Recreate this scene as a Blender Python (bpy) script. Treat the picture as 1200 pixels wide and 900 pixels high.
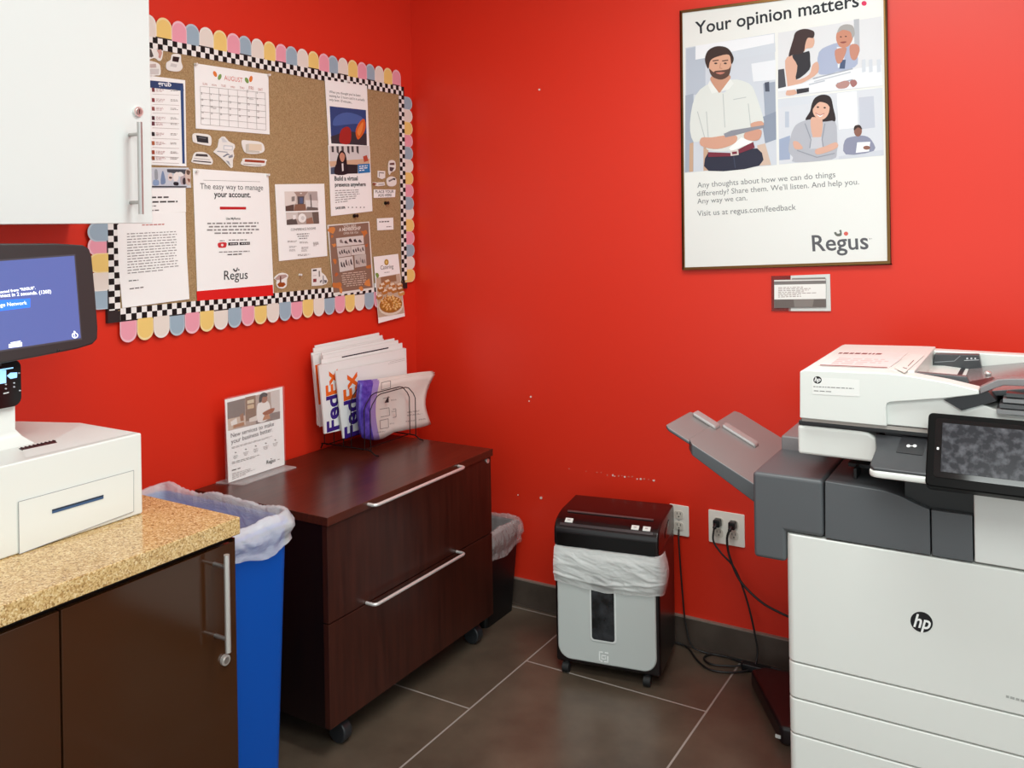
import bpy, bmesh, math, random
from mathutils import Vector, Matrix, noise

for o in list(bpy.data.objects):
    bpy.data.objects.remove(o)
SC = bpy.context.scene
COL = SC.collection

# ------------------------------------------------------------------ camera
CAM = Vector((2.30476, -2.97951, 1.5))
F, YAW, ROLL, HY = 1031.86, 0.547497, -0.0166566, 263.71
fw = Vector((-math.sin(YAW), math.cos(YAW), 0))
r0 = Vector((math.cos(YAW), math.sin(YAW), 0))
u0 = Vector((0, 0, 1))
RT = math.cos(ROLL) * r0 + math.sin(ROLL) * u0
UP = -math.sin(ROLL) * r0 + math.cos(ROLL) * u0
cd = bpy.data.cameras.new('camera')
cam = bpy.data.objects.new('camera', cd)
COL.objects.link(cam)
cd.sensor_fit = 'HORIZONTAL'
cd.sensor_width = 36
cd.lens = 36 * F / 1200
cd.shift_y = -(450 - HY) / 1200
cd.clip_start = 0.05
m = Matrix((RT, UP, -fw)).transposed().to_4x4()
m.translation = CAM
cam.matrix_world = m
SC.camera = cam

# ------------------------------------------------------------------ light
SC.view_settings.view_transform = 'Standard'
SC.view_settings.look = 'None'
SC.view_settings.gamma = 1
SC.view_settings.use_curve_mapping = False
SC.view_settings.exposure = 0.40
w = bpy.data.worlds.new('world')
SC.world = w
w.use_nodes = True
w.node_tree.nodes['Background'].inputs[0].default_value = (0.90, 1.0, 1.0, 1)
w.node_tree.nodes['Background'].inputs[1].default_value = 1.0


def area(name, loc, size, sizey, power, col=(0.93, 1.0, 0.97), aim=None):
    l = bpy.data.lights.new(name, 'AREA')
    l.shape = 'RECTANGLE'
    l.size, l.size_y = size, sizey
    l.energy = power
    l.color = col
    o = bpy.data.objects.new(name, l)
    COL.objects.link(o)
    o.location = loc
    if aim:
        o.rotation_euler = (Vector(aim) - Vector(loc)).to_track_quat('-Z', 'Y').to_euler()
    return o


area('ceiling_panel_light', (1.75, -1.35, 2.70), 1.2, 0.6, 25)
area('ceiling_panel_light', (2.6, -3.0, 2.70), 1.2, 1.2, 36)

# ------------------------------------------------------------------ materials
MATS = {}


def lin(h):
    h = h.lstrip('#')
    out = []
    for i in (0, 2, 4):
        c = int(h[i:i + 2], 16) / 255
        out.append(c / 12.92 if c <= 0.04045 else ((c + 0.055) / 1.055) ** 2.4)
    return (*out, 1)


def M(name, hexc='cccccc', rough=0.5, metal=0.0, spec=0.5, coat=0.0):
    if name in MATS:
        return MATS[name]
    mt = bpy.data.materials.new(name)
    mt.use_nodes = True
    b = mt.node_tree.nodes['Principled BSDF']
    b.inputs['Base Color'].default_value = lin(hexc)
    b.inputs['Roughness'].default_value = rough
    b.inputs['Metallic'].default_value = metal
    b.inputs['Specular IOR Level'].default_value = spec
    b.inputs['Coat Weight'].default_value = coat
    MATS[name] = mt
    return mt


def ink(h):
    return M('ink_' + h.lstrip('#'), h, 0.55, spec=0.3)


def nt(mt):
    return mt.node_tree.nodes, mt.node_tree.links, mt.node_tree.nodes['Principled BSDF']


def noise_color(mt, scale, c1, c2, p1=0.35, p2=0.65, stretch=(1, 1, 1), detail=6, bump=0.0, rough=None):
    N, L, b = nt(mt)
    tc = N.new('ShaderNodeTexCoord')
    mp = N.new('ShaderNodeMapping')
    mp.inputs['Scale'].default_value = stretch
    L.new(tc.outputs['Object'], mp.inputs[0])
    n = N.new('ShaderNodeTexNoise')
    n.inputs['Scale'].default_value = scale
    n.inputs['Detail'].default_value = detail
    L.new(mp.outputs[0], n.inputs['Vector'])
    r = N.new('ShaderNodeValToRGB')
    r.color_ramp.elements[0].position = p1
    r.color_ramp.elements[1].position = p2
    r.color_ramp.elements[0].color = lin(c1)
    r.color_ramp.elements[1].color = lin(c2)
    L.new(n.outputs['Fac'], r.inputs[0])
    L.new(r.outputs[0], b.inputs['Base Color'])
    if bump:
        bp = N.new('ShaderNodeBump')
        bp.inputs['Strength'].default_value = bump
        bp.inputs['Distance'].default_value = 0.002
        L.new(n.outputs['Fac'], bp.inputs['Height'])
        L.new(bp.outputs[0], b.inputs['Normal'])
    return mt


RED = M('red_paint', 'df301a', 0.40, spec=0.45)
N, L, b = nt(RED)
n_ = N.new('ShaderNodeTexNoise')
n_.inputs['Scale'].default_value = 260
tc_ = N.new('ShaderNodeTexCoord')
L.new(tc_.outputs['Object'], n_.inputs['Vector'])
bp_ = N.new('ShaderNodeBump')
bp_.inputs['Strength'].default_value = 0.08
bp_.inputs['Distance'].default_value = 0.001
L.new(n_.outputs['Fac'], bp_.inputs['Height'])
L.new(bp_.outputs[0], b.inputs['Normal'])

CEIL = M('ceiling_white', 'e8e6e0', 0.9)
BASE = noise_color(M('baseboard_tile', '403833', 0.4), 8, '473c35', '584c44', bump=0.05)
BASETOP = M('baseboard_cap', '8a7a70', 0.45)
WHITEC = M('white_laminate', 'dadddb', 0.35)
EDGE = M('white_edge_band', 'e3d8cf', 0.5)
STEEL = M('brushed_steel', 'b8b3b0', 0.32, 0.9)
CHROME = M('satin_nickel', 'e6e3df', 0.3, 0.75)
DOORBR = M('brown_gloss_laminate', '3b2110', 0.11, spec=0.5)
DARKGAP = M('dark_carcass', '17110e', 0.6)
WPL = M('white_plastic', 'e0e2dd', 0.35)
WPL2 = M('off_white_plastic', 'dcdeda', 0.42)
GPL = M('graphite_plastic', '55585b', 0.42)
GPL2 = M('light_graphite_plastic', '807c7d', 0.35)
BLK = M('black_plastic', '0d0d0f', 0.35)
BLKG = M('black_gloss', '0a090b', 0.08)
BLKM = M('black_rubber', '141415', 0.6)
SHRG = M('shredder_grey', 'c4c9c6', 0.4)
SHRB = noise_color(M('shredder_black', '120c0d', 0.28), 300, '0c0809', '1c1112', bump=0.05)
BLUE = M('blue_bin_plastic', '044fb0', 0.4, spec=0.3)
PAPER = M('paper_white', 'fcfcfa', 0.6, spec=0.3)
PAPER2 = M('paper_cream', 'e9e6df', 0.6, spec=0.3)
CORDM = M('cord_black', '151515', 0.45)
WIRE = M('wire_black', '1a1919', 0.35, 0.6)
BRASS = M('bronze_frame', '7a5a34', 0.3, 0.9)
IVORY = M('outlet_ivory', 'f4f0e6', 0.4)

# mahogany
def wood(name, c1, c2, rough, stretch):
    return noise_color(M(name, c1, rough, spec=0.5), 6, c1, c2, 0.3, 0.72, stretch, 8)


MAHT = wood('mahogany_lit_top', '3f1a12', '56281b', 0.28, (14, 0.9, 4))  # top's reflected light put into a lighter tone of the wood
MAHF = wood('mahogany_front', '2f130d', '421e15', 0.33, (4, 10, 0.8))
MAHS = wood('mahogany_shaded_side', '110605', '1b0b08', 0.4, (8, 8, 0.8))  # same wood near black, the side's shade put into its colour

# granite
GRAN = M('granite', 'c8a46a', 0.16, spec=0.5)
N, L, b = nt(GRAN)
tc = N.new('ShaderNodeTexCoord')
v1 = N.new('ShaderNodeTexVoronoi'); v1.inputs['Scale'].default_value = 330
n1 = N.new('ShaderNodeTexNoise'); n1.inputs['Scale'].default_value = 90; n1.inputs['Detail'].default_value = 5
L.new(tc.outputs['Object'], v1.inputs['Vector']); L.new(tc.outputs['Object'], n1.inputs['Vector'])
sp = N.new('ShaderNodeSeparateColor'); L.new(v1.outputs['Color'], sp.inputs[0])
mx = N.new('ShaderNodeMath'); mx.operation = 'MULTIPLY_ADD'; mx.inputs[1].default_value = 0.6
L.new(sp.outputs[0], mx.inputs[0])
mm = N.new('ShaderNodeMath'); mm.operation = 'MULTIPLY'; mm.inputs[1].default_value = 0.45
L.new(n1.outputs['Fac'], mm.inputs[0]); L.new(mm.outputs[0], mx.inputs[2])
cr = N.new('ShaderNodeValToRGB')
els = cr.color_ramp.elements
els[0].position = 0.14; els[0].color = lin('6d5130')
els[1].position = 0.85; els[1].color = lin('e3cda0')
for p, c in ((0.3, 'a98452'), (0.5, 'c7a56d'), (0.68, 'd4b681')):
    e = els.new(p); e.color = lin(c)
L.new(mx.outputs[0], cr.inputs[0]); L.new(cr.outputs[0], b.inputs['Base Color'])

# cork
CORK = noise_color(M('cork', 'a9835a', 0.85, spec=0.2), 240, '967853', 'b89a71', 0.3, 0.66, (1, 1, 1), 5, bump=0.4)

# floor tile
TILE = M('floor_tile', '463c36', 0.3, spec=0.5)
N, L, b = nt(TILE)
tc = N.new('ShaderNodeTexCoord')
sx = N.new('ShaderNodeSeparateXYZ'); L.new(tc.outputs['Object'], sx.inputs[0])
ax = N.new('ShaderNodeMath'); ax.inputs[1].default_value = 0.034 + 0.692 * 20; L.new(sx.outputs[1], ax.inputs[0])
ay = N.new('ShaderNodeMath'); ay.inputs[1].default_value = -0.748 + 0.64 * 20; L.new(sx.outputs[0], ay.inputs[0])
cb = N.new('ShaderNodeCombineXYZ'); L.new(ax.outputs[0], cb.inputs[0]); L.new(ay.outputs[0], cb.inputs[1])
bt = N.new('ShaderNodeTexBrick')
bt.offset = 0.5
bt.inputs['Scale'].default_value = 1.0
bt.inputs['Brick Width'].default_value = 0.692
bt.inputs['Row Height'].default_value = 0.64
bt.inputs['Mortar Size'].default_value = 0.0034
bt.inputs['Mortar Smooth'].default_value = 0.2
bt.inputs['Bias'].default_value = 0.0
bt.inputs['Mortar'].default_value = lin('a39a93')
L.new(cb.outputs[0], bt.inputs['Vector'])
nn = N.new('ShaderNodeTexNoise'); nn.inputs['Scale'].default_value = 3.2; nn.inputs['Detail'].default_value = 10
nn.inputs['Roughness'].default_value = 0.62
L.new(tc.outputs['Object'], nn.inputs['Vector'])
r1 = N.new('ShaderNodeValToRGB'); r1.color_ramp.elements[0].color = lin('483d33'); r1.color_ramp.elements[1].color = lin('675a4c')
r1.color_ramp.elements[0].position = 0.32; r1.color_ramp.elements[1].position = 0.7
r2 = N.new('ShaderNodeValToRGB'); r2.color_ramp.elements[0].color = lin('4d4136'); r2.color_ramp.elements[1].color = lin('6a5c4e')
r2.color_ramp.elements[0].position = 0.32; r2.color_ramp.elements[1].position = 0.7
L.new(nn.outputs['Fac'], r1.inputs[0]); L.new(nn.outputs['Fac'], r2.inputs[0])
L.new(r1.outputs[0], bt.inputs['Color1']); L.new(r2.outputs[0], bt.inputs['Color2'])
L.new(bt.outputs['Color'], b.inputs['Base Color'])
bp = N.new('ShaderNodeBump'); bp.inputs['Strength'].default_value = 0.35; bp.inputs['Distance'].default_value = 0.003; bp.invert = True
L.new(bt.outputs['Fac'], bp.inputs['Height'])
nb = N.new('ShaderNodeBump'); nb.inputs['Strength'].default_value = 0.06; nb.inputs['Distance'].default_value = 0.004
L.new(nn.outputs['Fac'], nb.inputs['Height']); L.new(bp.outputs[0], nb.inputs['Normal'])
L.new(nb.outputs[0], b.inputs['Normal'])


def film(name, hexc, alpha, rough=0.25):
    mt = M(name, hexc, rough, spec=0.6)
    N, L, b = nt(mt)
    b.inputs['Alpha'].default_value = alpha
    tc = N.new('ShaderNodeTexCoord'); mp = N.new('ShaderNodeMapping'); mp.inputs['Scale'].default_value = (1, 1, 1.8); mp.inputs['Rotation'].default_value = (0.5, 0.6, 0.2)
    n = N.new('ShaderNodeTexNoise'); n.inputs['Scale'].default_value = 38; n.inputs['Detail'].default_value = 6; n.inputs['Distortion'].default_value = 0.8
    bp = N.new('ShaderNodeBump'); bp.inputs['Strength'].default_value = 0.6; bp.inputs['Distance'].default_value = 0.006
    L.new(tc.outputs['Object'], mp.inputs[0]); L.new(mp.outputs[0], n.inputs['Vector']); L.new(n.outputs['Fac'], bp.inputs['Height']); L.new(bp.outputs[0], b.inputs['Normal'])
    return mt


BAGW = film('bag_film_white', 'fafcff', 0.45, 0.2)
BAGC = film('bag_film_clear', 'e6dedd', 0.34)
BAGS = film('bag_film_frosted', 'f0f2f0', 0.62)
ACR = M('clear_acrylic', 'ffffff', 0.04, spec=0.5)
ACR.node_tree.nodes['Principled BSDF'].inputs['Alpha'].default_value = 0.22
ACR2 = M('clear_acrylic_panel', 'ffffff', 0.04, spec=0.5)
ACR2.node_tree.nodes['Principled BSDF'].inputs['Alpha'].default_value = 0.06
ACR_RED = M('dark_red_acrylic', '8a2018', 0.12)  # clear plaque end coloured a see-through dark red
ACR_RED.node_tree.nodes['Principled BSDF'].inputs['Alpha'].default_value = 0.55


def emis(name, hexc, strength, rough=0.15):
    mt = M(name, hexc, rough)
    b = mt.node_tree.nodes['Principled BSDF']
    b.inputs['Emission Color'].default_value = lin(hexc)
    b.inputs['Emission Strength'].default_value = strength
    return mt


# checker strip
S_ = 0.0175
CHK = M('checker_print', 'ffffff', 0.55, spec=0.3)
N, L, b = nt(CHK)
tc = N.new('ShaderNodeTexCoord')
sx = N.new('ShaderNodeSeparateXYZ'); L.new(tc.outputs['Object'], sx.inputs[0])
cb = N.new('ShaderNodeCombineXYZ'); L.new(sx.outputs[1], cb.inputs[0]); L.new(sx.outputs[2], cb.inputs[1]); cb.inputs[2].default_value = 0.004
ck = N.new('ShaderNodeTexChecker'); ck.inputs['Scale'].default_value = 1 / S_
ck.inputs['Color1'].default_value = lin('f4f2ef'); ck.inputs['Color2'].default_value = lin('0e0d0e')
L.new(cb.outputs[0], ck.inputs['Vector']); L.new(ck.outputs[0], b.inputs['Base Color'])


# ------------------------------------------------------------------ geometry helpers
class Plane:
    """a real plane in the room; hit() finds where the line of sight of a photo pixel meets it"""

    def __init__(self, o, n):
        self.o, self.n = Vector(o), Vector(n).normalized()

    def hit(self, x, y, off=0.0):
        d = fw + RT * ((x - 600) / F) - UP * ((y - HY) / F)
        t = ((self.o - CAM).dot(self.n) + off) / d.dot(self.n)
        return CAM + d * t


def XP(x): return Plane((x, 0, 0), (1, 0, 0))
def YP(y): return Plane((0, y, 0), (0, -1, 0))
def ZP(z): return Plane((0, 0, z), (0, 0, 1))


class MB:
    def __init__(self):
        self.v, self.f, self.mi, self.sm, self.mats = [], [], [], [], []

    def m(self, mat):
        if mat not in self.mats:
            self.mats.append(mat)
        return self.mats.index(mat)

    def add(self, pts, faces, mat, smooth=False):
        k = len(self.v)
        self.v += [Vector(p) for p in pts]
        i = self.m(mat)
        for f in faces:
            self.f.append([k + j for j in f]); self.mi.append(i); self.sm.append(smooth)
        return self

    def poly(self, pts, mat):
        return self.add(pts, [list(range(len(pts)))], mat)

    def prism(self, pts, vec, mat, side=None, smooth=False):
        n = len(pts); vec = Vector(vec)
        a = [Vector(p) for p in pts]
        self.add(a + [p + vec for p in a], [list(range(n))[::-1], list(range(n, 2 * n))], mat)
        self.add(a + [p + vec for p in a], [[i, (i + 1) % n, n + (i + 1) % n, n + i] for i in range(n)], side or mat, smooth)
        return self

    def box(self, x0, x1, y0, y1, z0, z1, mat):
        return self.prism([(x0, y0, z0), (x1, y0, z0), (x1, y1, z0), (x0, y1, z0)], (0, 0, z1 - z0), mat)

    def tube(self, pts, r, mat, n=8, closed=False):
        pts = [Vector(p) for p in pts]
        rings = []
        ref = None
        N = len(pts)
        for i, p in enumerate(pts):
            if closed:
                t = pts[(i + 1) % N] - pts[i - 1]
            else:
                t = pts[min(i + 1, N - 1)] - pts[max(i - 1, 0)]
            if t.length < 1e-9:
                t = Vector((0, 0, 1))
            t.normalize()
            if ref is None:
                ref = t.orthogonal().normalized()
            ref = (ref - t * ref.dot(t))
            if ref.length < 1e-6:
                ref = t.orthogonal()
            ref.normalize()
            bi = t.cross(ref)
            rr = r[i] if isinstance(r, (list, tuple)) else r
            rings.append([p + (ref * math.cos(2 * math.pi * k / n) + bi * math.sin(2 * math.pi * k / n)) * rr for k in range(n)])
        v = [q for ring in rings for q in ring]
        fs = []
        for i in range(N if closed else N - 1):
            j = (i + 1) % N
            for k in range(n):
                fs.append([i * n + k, i * n + (k + 1) % n, j * n + (k + 1) % n, j * n + k])
        self.add(v, fs, mat, True)
        if not closed:
            self.add(rings[0], [list(range(n))[::-1]], mat)
            self.add(rings[-1], [list(range(n))], mat)
        return self

    def cyl(self, p0, p1, r, mat, n=20):
        return self.tube([p0, p1], r, mat, n)

    def ball(self, c, rx, ry, rz, mat, n=16, mrows=10):
        c = Vector(c)
        rows = []
        for i in range(mrows + 1):
            a = math.pi * i / mrows
            rows.append([c + Vector((rx * math.sin(a) * math.cos(2 * math.pi * k / n), ry * math.sin(a) * math.sin(2 * math.pi * k / n), rz * math.cos(a))) for k in range(n)])
        return self.grid(rows, mat, True)

    def grid(self, rows, mat, wrap=False):
        n = len(rows[0])
        v = [p for r in rows for p in r]
        fs = []
        for i in range(len(rows) - 1):
            for k in range(n if wrap else n - 1):
                fs.append([i * n + k, i * n + (k + 1) % n, (i + 1) * n + (k + 1) % n, (i + 1) * n + k])
        return self.add(v, fs, mat, True)


ORG = {}


def setp(o, label=None, cat=None, group=None, kind=None):
    for k, v in (('label', label), ('category', cat), ('group', group), ('kind', kind)):
        if v:
            o[k] = v


def empty(name, loc, label, cat, group=None, rotz=0.0):
    o = bpy.data.objects.new(name, None)
    o.empty_display_size = 0.05
    COL.objects.link(o)
    o.location = loc
    o.rotation_euler = (0, 0, rotz)
    ORG[o.name] = Vector(loc)
    setp(o, label, cat, group)
    return o


def obj(name, mb, parent=None, bevel=0.0, seg=2, label=None, local=False, cat=None, group=None, kind=None, solid=0.0, weld=False):
    me = bpy.data.meshes.new(name)
    if parent is not None:
        org = ORG[parent.name]
    elif kind == 'structure':
        org = Vector((0, 0, 0))
    else:
        xs = [[p[i] for p in mb.v] for i in range(3)]
        org = Vector(((min(xs[0]) + max(xs[0])) / 2, (min(xs[1]) + max(xs[1])) / 2, min(xs[2])))
    off = Vector((0, 0, 0)) if local else org
    me.from_pydata([p - off for p in mb.v], [], mb.f)
    for mt in mb.mats:
        me.materials.append(mt)
    for p, i, s in zip(me.polygons, mb.mi, mb.sm):
        p.material_index = i
        p.use_smooth = s
    bm = bmesh.new(); bm.from_mesh(me)
    if weld or bevel:
        bmesh.ops.remove_doubles(bm, verts=bm.verts, dist=1e-5)
    bmesh.ops.recalc_face_normals(bm, faces=bm.faces)
    bm.to_mesh(me); bm.free()
    o = bpy.data.objects.new(name, me)
    COL.objects.link(o)
    if parent is not None:
        o.parent = parent
    else:
        o.location = org
    ORG[o.name] = org
    if bevel:
        md = o.modifiers.new('bevel', 'BEVEL'); md.width = bevel; md.segments = seg; md.limit_method = 'ANGLE'; md.angle_limit = math.radians(40)
        md.harden_normals = False
        for p in me.polygons:
            p.use_smooth = True
        wn = o.modifiers.new('wn', 'WEIGHTED_NORMAL'); wn.keep_sharp = False
    if solid:
        md = o.modifiers.new('solid', 'SOLIDIFY'); md.thickness = solid; md.offset = 0
    setp(o, label, cat, group, kind)
    return o


def spline(pts, k=8):
    pts = [Vector(p) for p in pts]
    out = []
    for i in range(len(pts) - 1):
        p0, p1, p2, p3 = pts[max(i - 1, 0)], pts[i], pts[i + 1], pts[min(i + 2, len(pts) - 1)]
        for j in range(k):
            t = j / k
            out.append(0.5 * ((2 * p1) + (p2 - p0) * t + (2 * p0 - 5 * p1 + 4 * p2 - p3) * t * t + (3 * p1 - p0 - 3 * p2 + p3) * t ** 3))
    out.append(pts[-1])
    return out


def rrect(a0, a1, b0, b1, r, n=6, corners=(1, 1, 1, 1)):
    """rounded rectangle outline as (a, b) pairs, corners from (a0,b0) counter-clockwise"""
    out = []
    for (cx, cy, s, on) in ((a0, b0, 180, corners[0]), (a1, b0, 270, corners[1]), (a1, b1, 0, corners[2]), (a0, b1, 90, corners[3])):
        if not on:
            out.append((cx, cy)); continue
        ox = cx + (r if cx == a0 else -r); oy = cy + (r if cy == b0 else -r)
        for k in range(n + 1):
            a = math.radians(s + 90 * k / n)
            out.append((ox + r * math.cos(a), oy + r * math.sin(a)))
    return out


TXT = {}


def text_geo(s, bold, shear=0.0):
    key = (s, bold, shear)
    if key not in TXT:
        c = bpy.data.curves.new('t', 'FONT')
        c.body = s; c.size = 1; c.resolution_u = 3; c.offset = bold; c.shear = shear; c.fill_mode = 'FRONT'
        o = bpy.data.objects.new('t', c)
        COL.objects.link(o)
        dg = bpy.context.evaluated_depsgraph_get()
        me = bpy.data.meshes.new_from_object(o.evaluated_get(dg))
        v = [(p.co.x, p.co.y) for p in me.vertices]
        f = [list(p.vertices) for p in me.polygons]
        bpy.data.objects.remove(o); bpy.data.curves.remove(c); bpy.data.meshes.remove(me)
        TXT[key] = (v, f)
    return TXT[key]


class Sheet:
    """prints ink shapes on a flat surface, each a hair above the one before"""

    def __init__(self, plane, mb, start=0.0002, step=0.00005, crop=None):
        self.p, self.mb, self.z, self.step, self.crop = plane, mb, start, step, crop

    def k(self, q):
        if self.crop:
            x0, y0, s = self.crop
            return (x0 + q[0] / s, y0 + q[1] / s)
        return q

    def h(self, q, z=None):
        x, y = self.k(q)
        return self.p.hit(x, y, self.z if z is None else z)

    def up(self):
        self.z += self.step

    def poly(self, pts, hexc):
        self.up()
        self.mb.poly([self.h(q) for q in pts], hexc if not isinstance(hexc, str) else ink(hexc))
        return self

    def smooth(self, pts, hexc, k=5):
        P = [Vector((*q, 0)) for q in pts]
        P = P + [P[0]]
        n = len(P) - 1
        out = []
        for i in range(n):
            p0, p1, p2, p3 = P[(i - 1) % n], P[i], P[(i + 1) % n], P[(i + 2) % n]
            for j in range(k):
                t = j / k
                q = 0.5 * ((2 * p1) + (p2 - p0) * t + (2 * p0 - 5 * p1 + 4 * p2 - p3) * t * t + (3 * p1 - p0 - 3 * p2 + p3) * t ** 3)
                out.append((q.x, q.y))
        return self.poly(out, hexc)

    def ell(self, cx, cy, rx, ry, hexc, rot=0, n=20):
        c, s = math.cos(math.radians(rot)), math.sin(math.radians(rot))
        return self.poly([(cx + rx * math.cos(a) * c - ry * math.sin(a) * s, cy + rx * math.cos(a) * s + ry * math.sin(a) * c) for a in [2 * math.pi * i / n for i in range(n)]], hexc)

    def line(self, pts, wpx, hexc):
        self.up()
        mat = ink(hexc) if isinstance(hexc, str) else hexc
        for a, b in zip(pts, pts[1:]):
            dx, dy = b[0] - a[0], b[1] - a[1]
            l = math.hypot(dx, dy) or 1
            nx, ny = -dy / l * wpx / 2, dx / l * wpx / 2
            self.mb.poly([self.h(q) for q in ((a[0] + nx, a[1] + ny), (b[0] + nx, b[1] + ny), (b[0] - nx, b[1] - ny), (a[0] - nx, a[1] - ny))], mat)
        return self

    def text(self, s, p0, p1, hexc, bold=0.0, top=None, ys=1.0, shear=0.0):
        self.up()
        v, f = text_geo(s, bold, shear)
        x0 = min(q[0] for q in v); x1 = max(q[0] for q in v)
        A, B = self.h(p0), self.h(p1)
        xd = (B - A); wd = xd.length; xd.normalize()
        yd = self.p.n.cross(xd).normalized()
        sc = wd / (x1 - x0); sy = sc * ys
        if top:
            cap = max(q[1] for q in v)
            sy = abs((self.h(top) - A).dot(yd)) / cap
        self.mb.add([A + xd * ((q[0] - x0) * sc) + yd * (q[1] * sy) for q in v], f, ink(hexc) if isinstance(hexc, str) else hexc)
        return self

    def lines(self, quad, rows, hexc, fill=0.5, seed=1, words=8, ragged=0.3, center=False):
        """rows of small word-like dashes for print too small to read; quad = TL, TR, BR, BL"""
        self.up()
        rnd = random.Random(seed)
        TL, TR, BR, BL = [self.h(q) for q in quad]

        def at(u, v):
            return (TL * (1 - u) + TR * u) * (1 - v) + (BL * (1 - u) + BR * u) * v
        mat = ink(hexc)
        for r in range(rows):
            v0 = (r + 0.5 - fill / 2) / rows; v1 = (r + 0.5 + fill / 2) / rows
            endu = 1 - (rnd.random() * ragged if rows > 1 else 0)
            if r == rows - 1 and rows > 2:
                endu *= 0.7
            off = (1 - endu) / 2 if center else 0
            u = 0.0
            while u < endu - 0.02:
                wd = (0.4 + rnd.random()) / words
                u1 = min(u + wd, endu)
                self.mb.poly([at(u + off, v0), at(u1 + off, v0), at(u1 + off, v1), at(u + off, v1)], mat)
                u = u1 + 0.25 / words
        return self


def paper(quad, X, mat, t=0.0006, plane=None, crop=None):
    pl = plane or XP(X)
    mb = MB()
    sh = Sheet(pl, mb, crop=crop)
    mb.prism([sh.h(q, 0) for q in quad], -pl.n * t, mat if not isinstance(mat, str) else ink(mat))
    return sh, mb


def lerp2(quad, u, v):
    TL, TR, BR, BL = quad
    return tuple((TL[i] * (1 - u) + TR[i] * u) * (1 - v) + (BL[i] * (1 - u) + BR[i] * u) * v for i in (0, 1))


# ================================================================== room
mb = MB().box(-0.1, 4.6, -4.6, 0.1, -0.06, 0, TILE); obj('floor', mb, kind='structure')
mb = MB().box(-0.1, 0, -4.6, 0.1, 0, 2.75, RED); obj('wall_left', mb, kind='structure')
mb = MB().box(0, 4.6, 0, 0.1, 0, 2.75, RED)
CHIP = M('paint_chip', 'e8c9bf', 0.8); CHIP2 = M('paint_chip_faint', 'd8705f', 0.8)
ws = Sheet(YP(0), mb, 0.0003)
rnd = random.Random(4)
ws.crop = (655, 540, 10)
for (x, y, r, b_) in ((320, 122, 8, 0), (120, 92, 9, 0), (445, 135, 9, 0), (495, 138, 8, 0), (565, 168, 10, 0), (632, 168, 14, 1), (655, 180, 10, 1), (700, 178, 14, 0), (738, 175, 9, 0), (772, 188, 13, 1), (815, 186, 11, 0), (860, 186, 12, 0), (918, 214, 12, 1), (958, 214, 16, 1), (998, 212, 14, 0), (1052, 220, 8, 0), (1112, 230, 17, 1)):
    ws.poly([(x + r * (0.6 + 0.6 * rnd.random()) * math.cos(a), y + r * (0.5 + 0.5 * rnd.random()) * math.sin(a)) for a in [i * math.pi / 4 for i in range(8)]], CHIP if b_ else CHIP2)
ws.crop = None
for (x, y, r) in ((634, 583.5, 1.6), (622, 465, 1.2), (620, 470, 0.9), (632, 105, 1.2), (607, 580, 0.8), (727, 588, 1.0), (731, 597, 1.3)):
    ws.ell(x, y, r, r, CHIP)
obj('wall_right', mb, kind='structure')
mb = MB().box(-0.1, 4.6, -4.6, 0.1, 2.75, 2.8, CEIL); obj('ceiling', mb, kind='structure')
mb = MB().box(0, 4.6, -0.013, 0, 0, 0.100, BASE).box(0, 4.6, -0.0145, 0, 0.100, 0.105, BASETOP).box(0, 4.6, -0.018, 0, 0, 0.006, BASE)
obj('baseboard_right', mb, kind='structure')
mb = MB().box(0, 0.013, -4.6, -0.02, 0, 0.100, BASE).box(0, 0.0145, -4.6, -0.02, 0.100, 0.105, BASETOP)
obj('baseboard_left', mb, kind='structure')


def bar_handle(parent, top, bot, r, standoff, label=None, name='handle'):
    """straight bar on two posts; top/bot are the bar's ends, posts run back by standoff"""
    top, bot = Vector(top), Vector(bot)
    m_ = MB().cyl(top, bot, r, STEEL if label != 'n' else CHROME, 16)
    for t in (0.13, 0.87):
        p = top.lerp(bot, t)
        m_.cyl(p, p - Vector((standoff, 0, 0)), r * 0.75, STEEL, 12)
    return obj(name, m_, parent)


# ================================================================== upper cabinet
uc = empty('wall_cabinet', (0.17, -1.995, 1.52), 'white overhead cabinet with steel bar handle above the desktop machine', 'cabinet')
obj('body', MB().box(0.002, 0.334, -2.455, -1.542, 1.522, 2.42, WHITEC), uc, bevel=0.001)
d = obj('door', MB().box(0.336, 0.355, -2.005, -1.540, 1.520, 2.42, WHITEC), uc, bevel=0.0015)
hp = XP(0.395)
a, b2 = hp.hit(163.5, 143), hp.hit(163.5, 251)
bar_handle(d, (0.395, a.y, a.z), (0.395, a.y, b2.z), 0.0062, 0.04)
lk = XP(0.356).hit(161, 131)
mb = MB().cyl((0.354, lk.y, lk.z), (0.362, lk.y, lk.z), 0.0125, CHROME, 20).cyl((0.361, lk.y, lk.z), (0.364, lk.y, lk.z), 0.008, STEEL, 16).box(0.3635, 0.3645, lk.y - 0.001, lk.y + 0.001, lk.z - 0.005, lk.z + 0.005, BLK)
obj('lock', mb, d)
d = obj('door', MB().box(0.336, 0.355, -2.455, -2.009, 1.520, 2.42, WHITEC), uc, bevel=0.0015)

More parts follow.
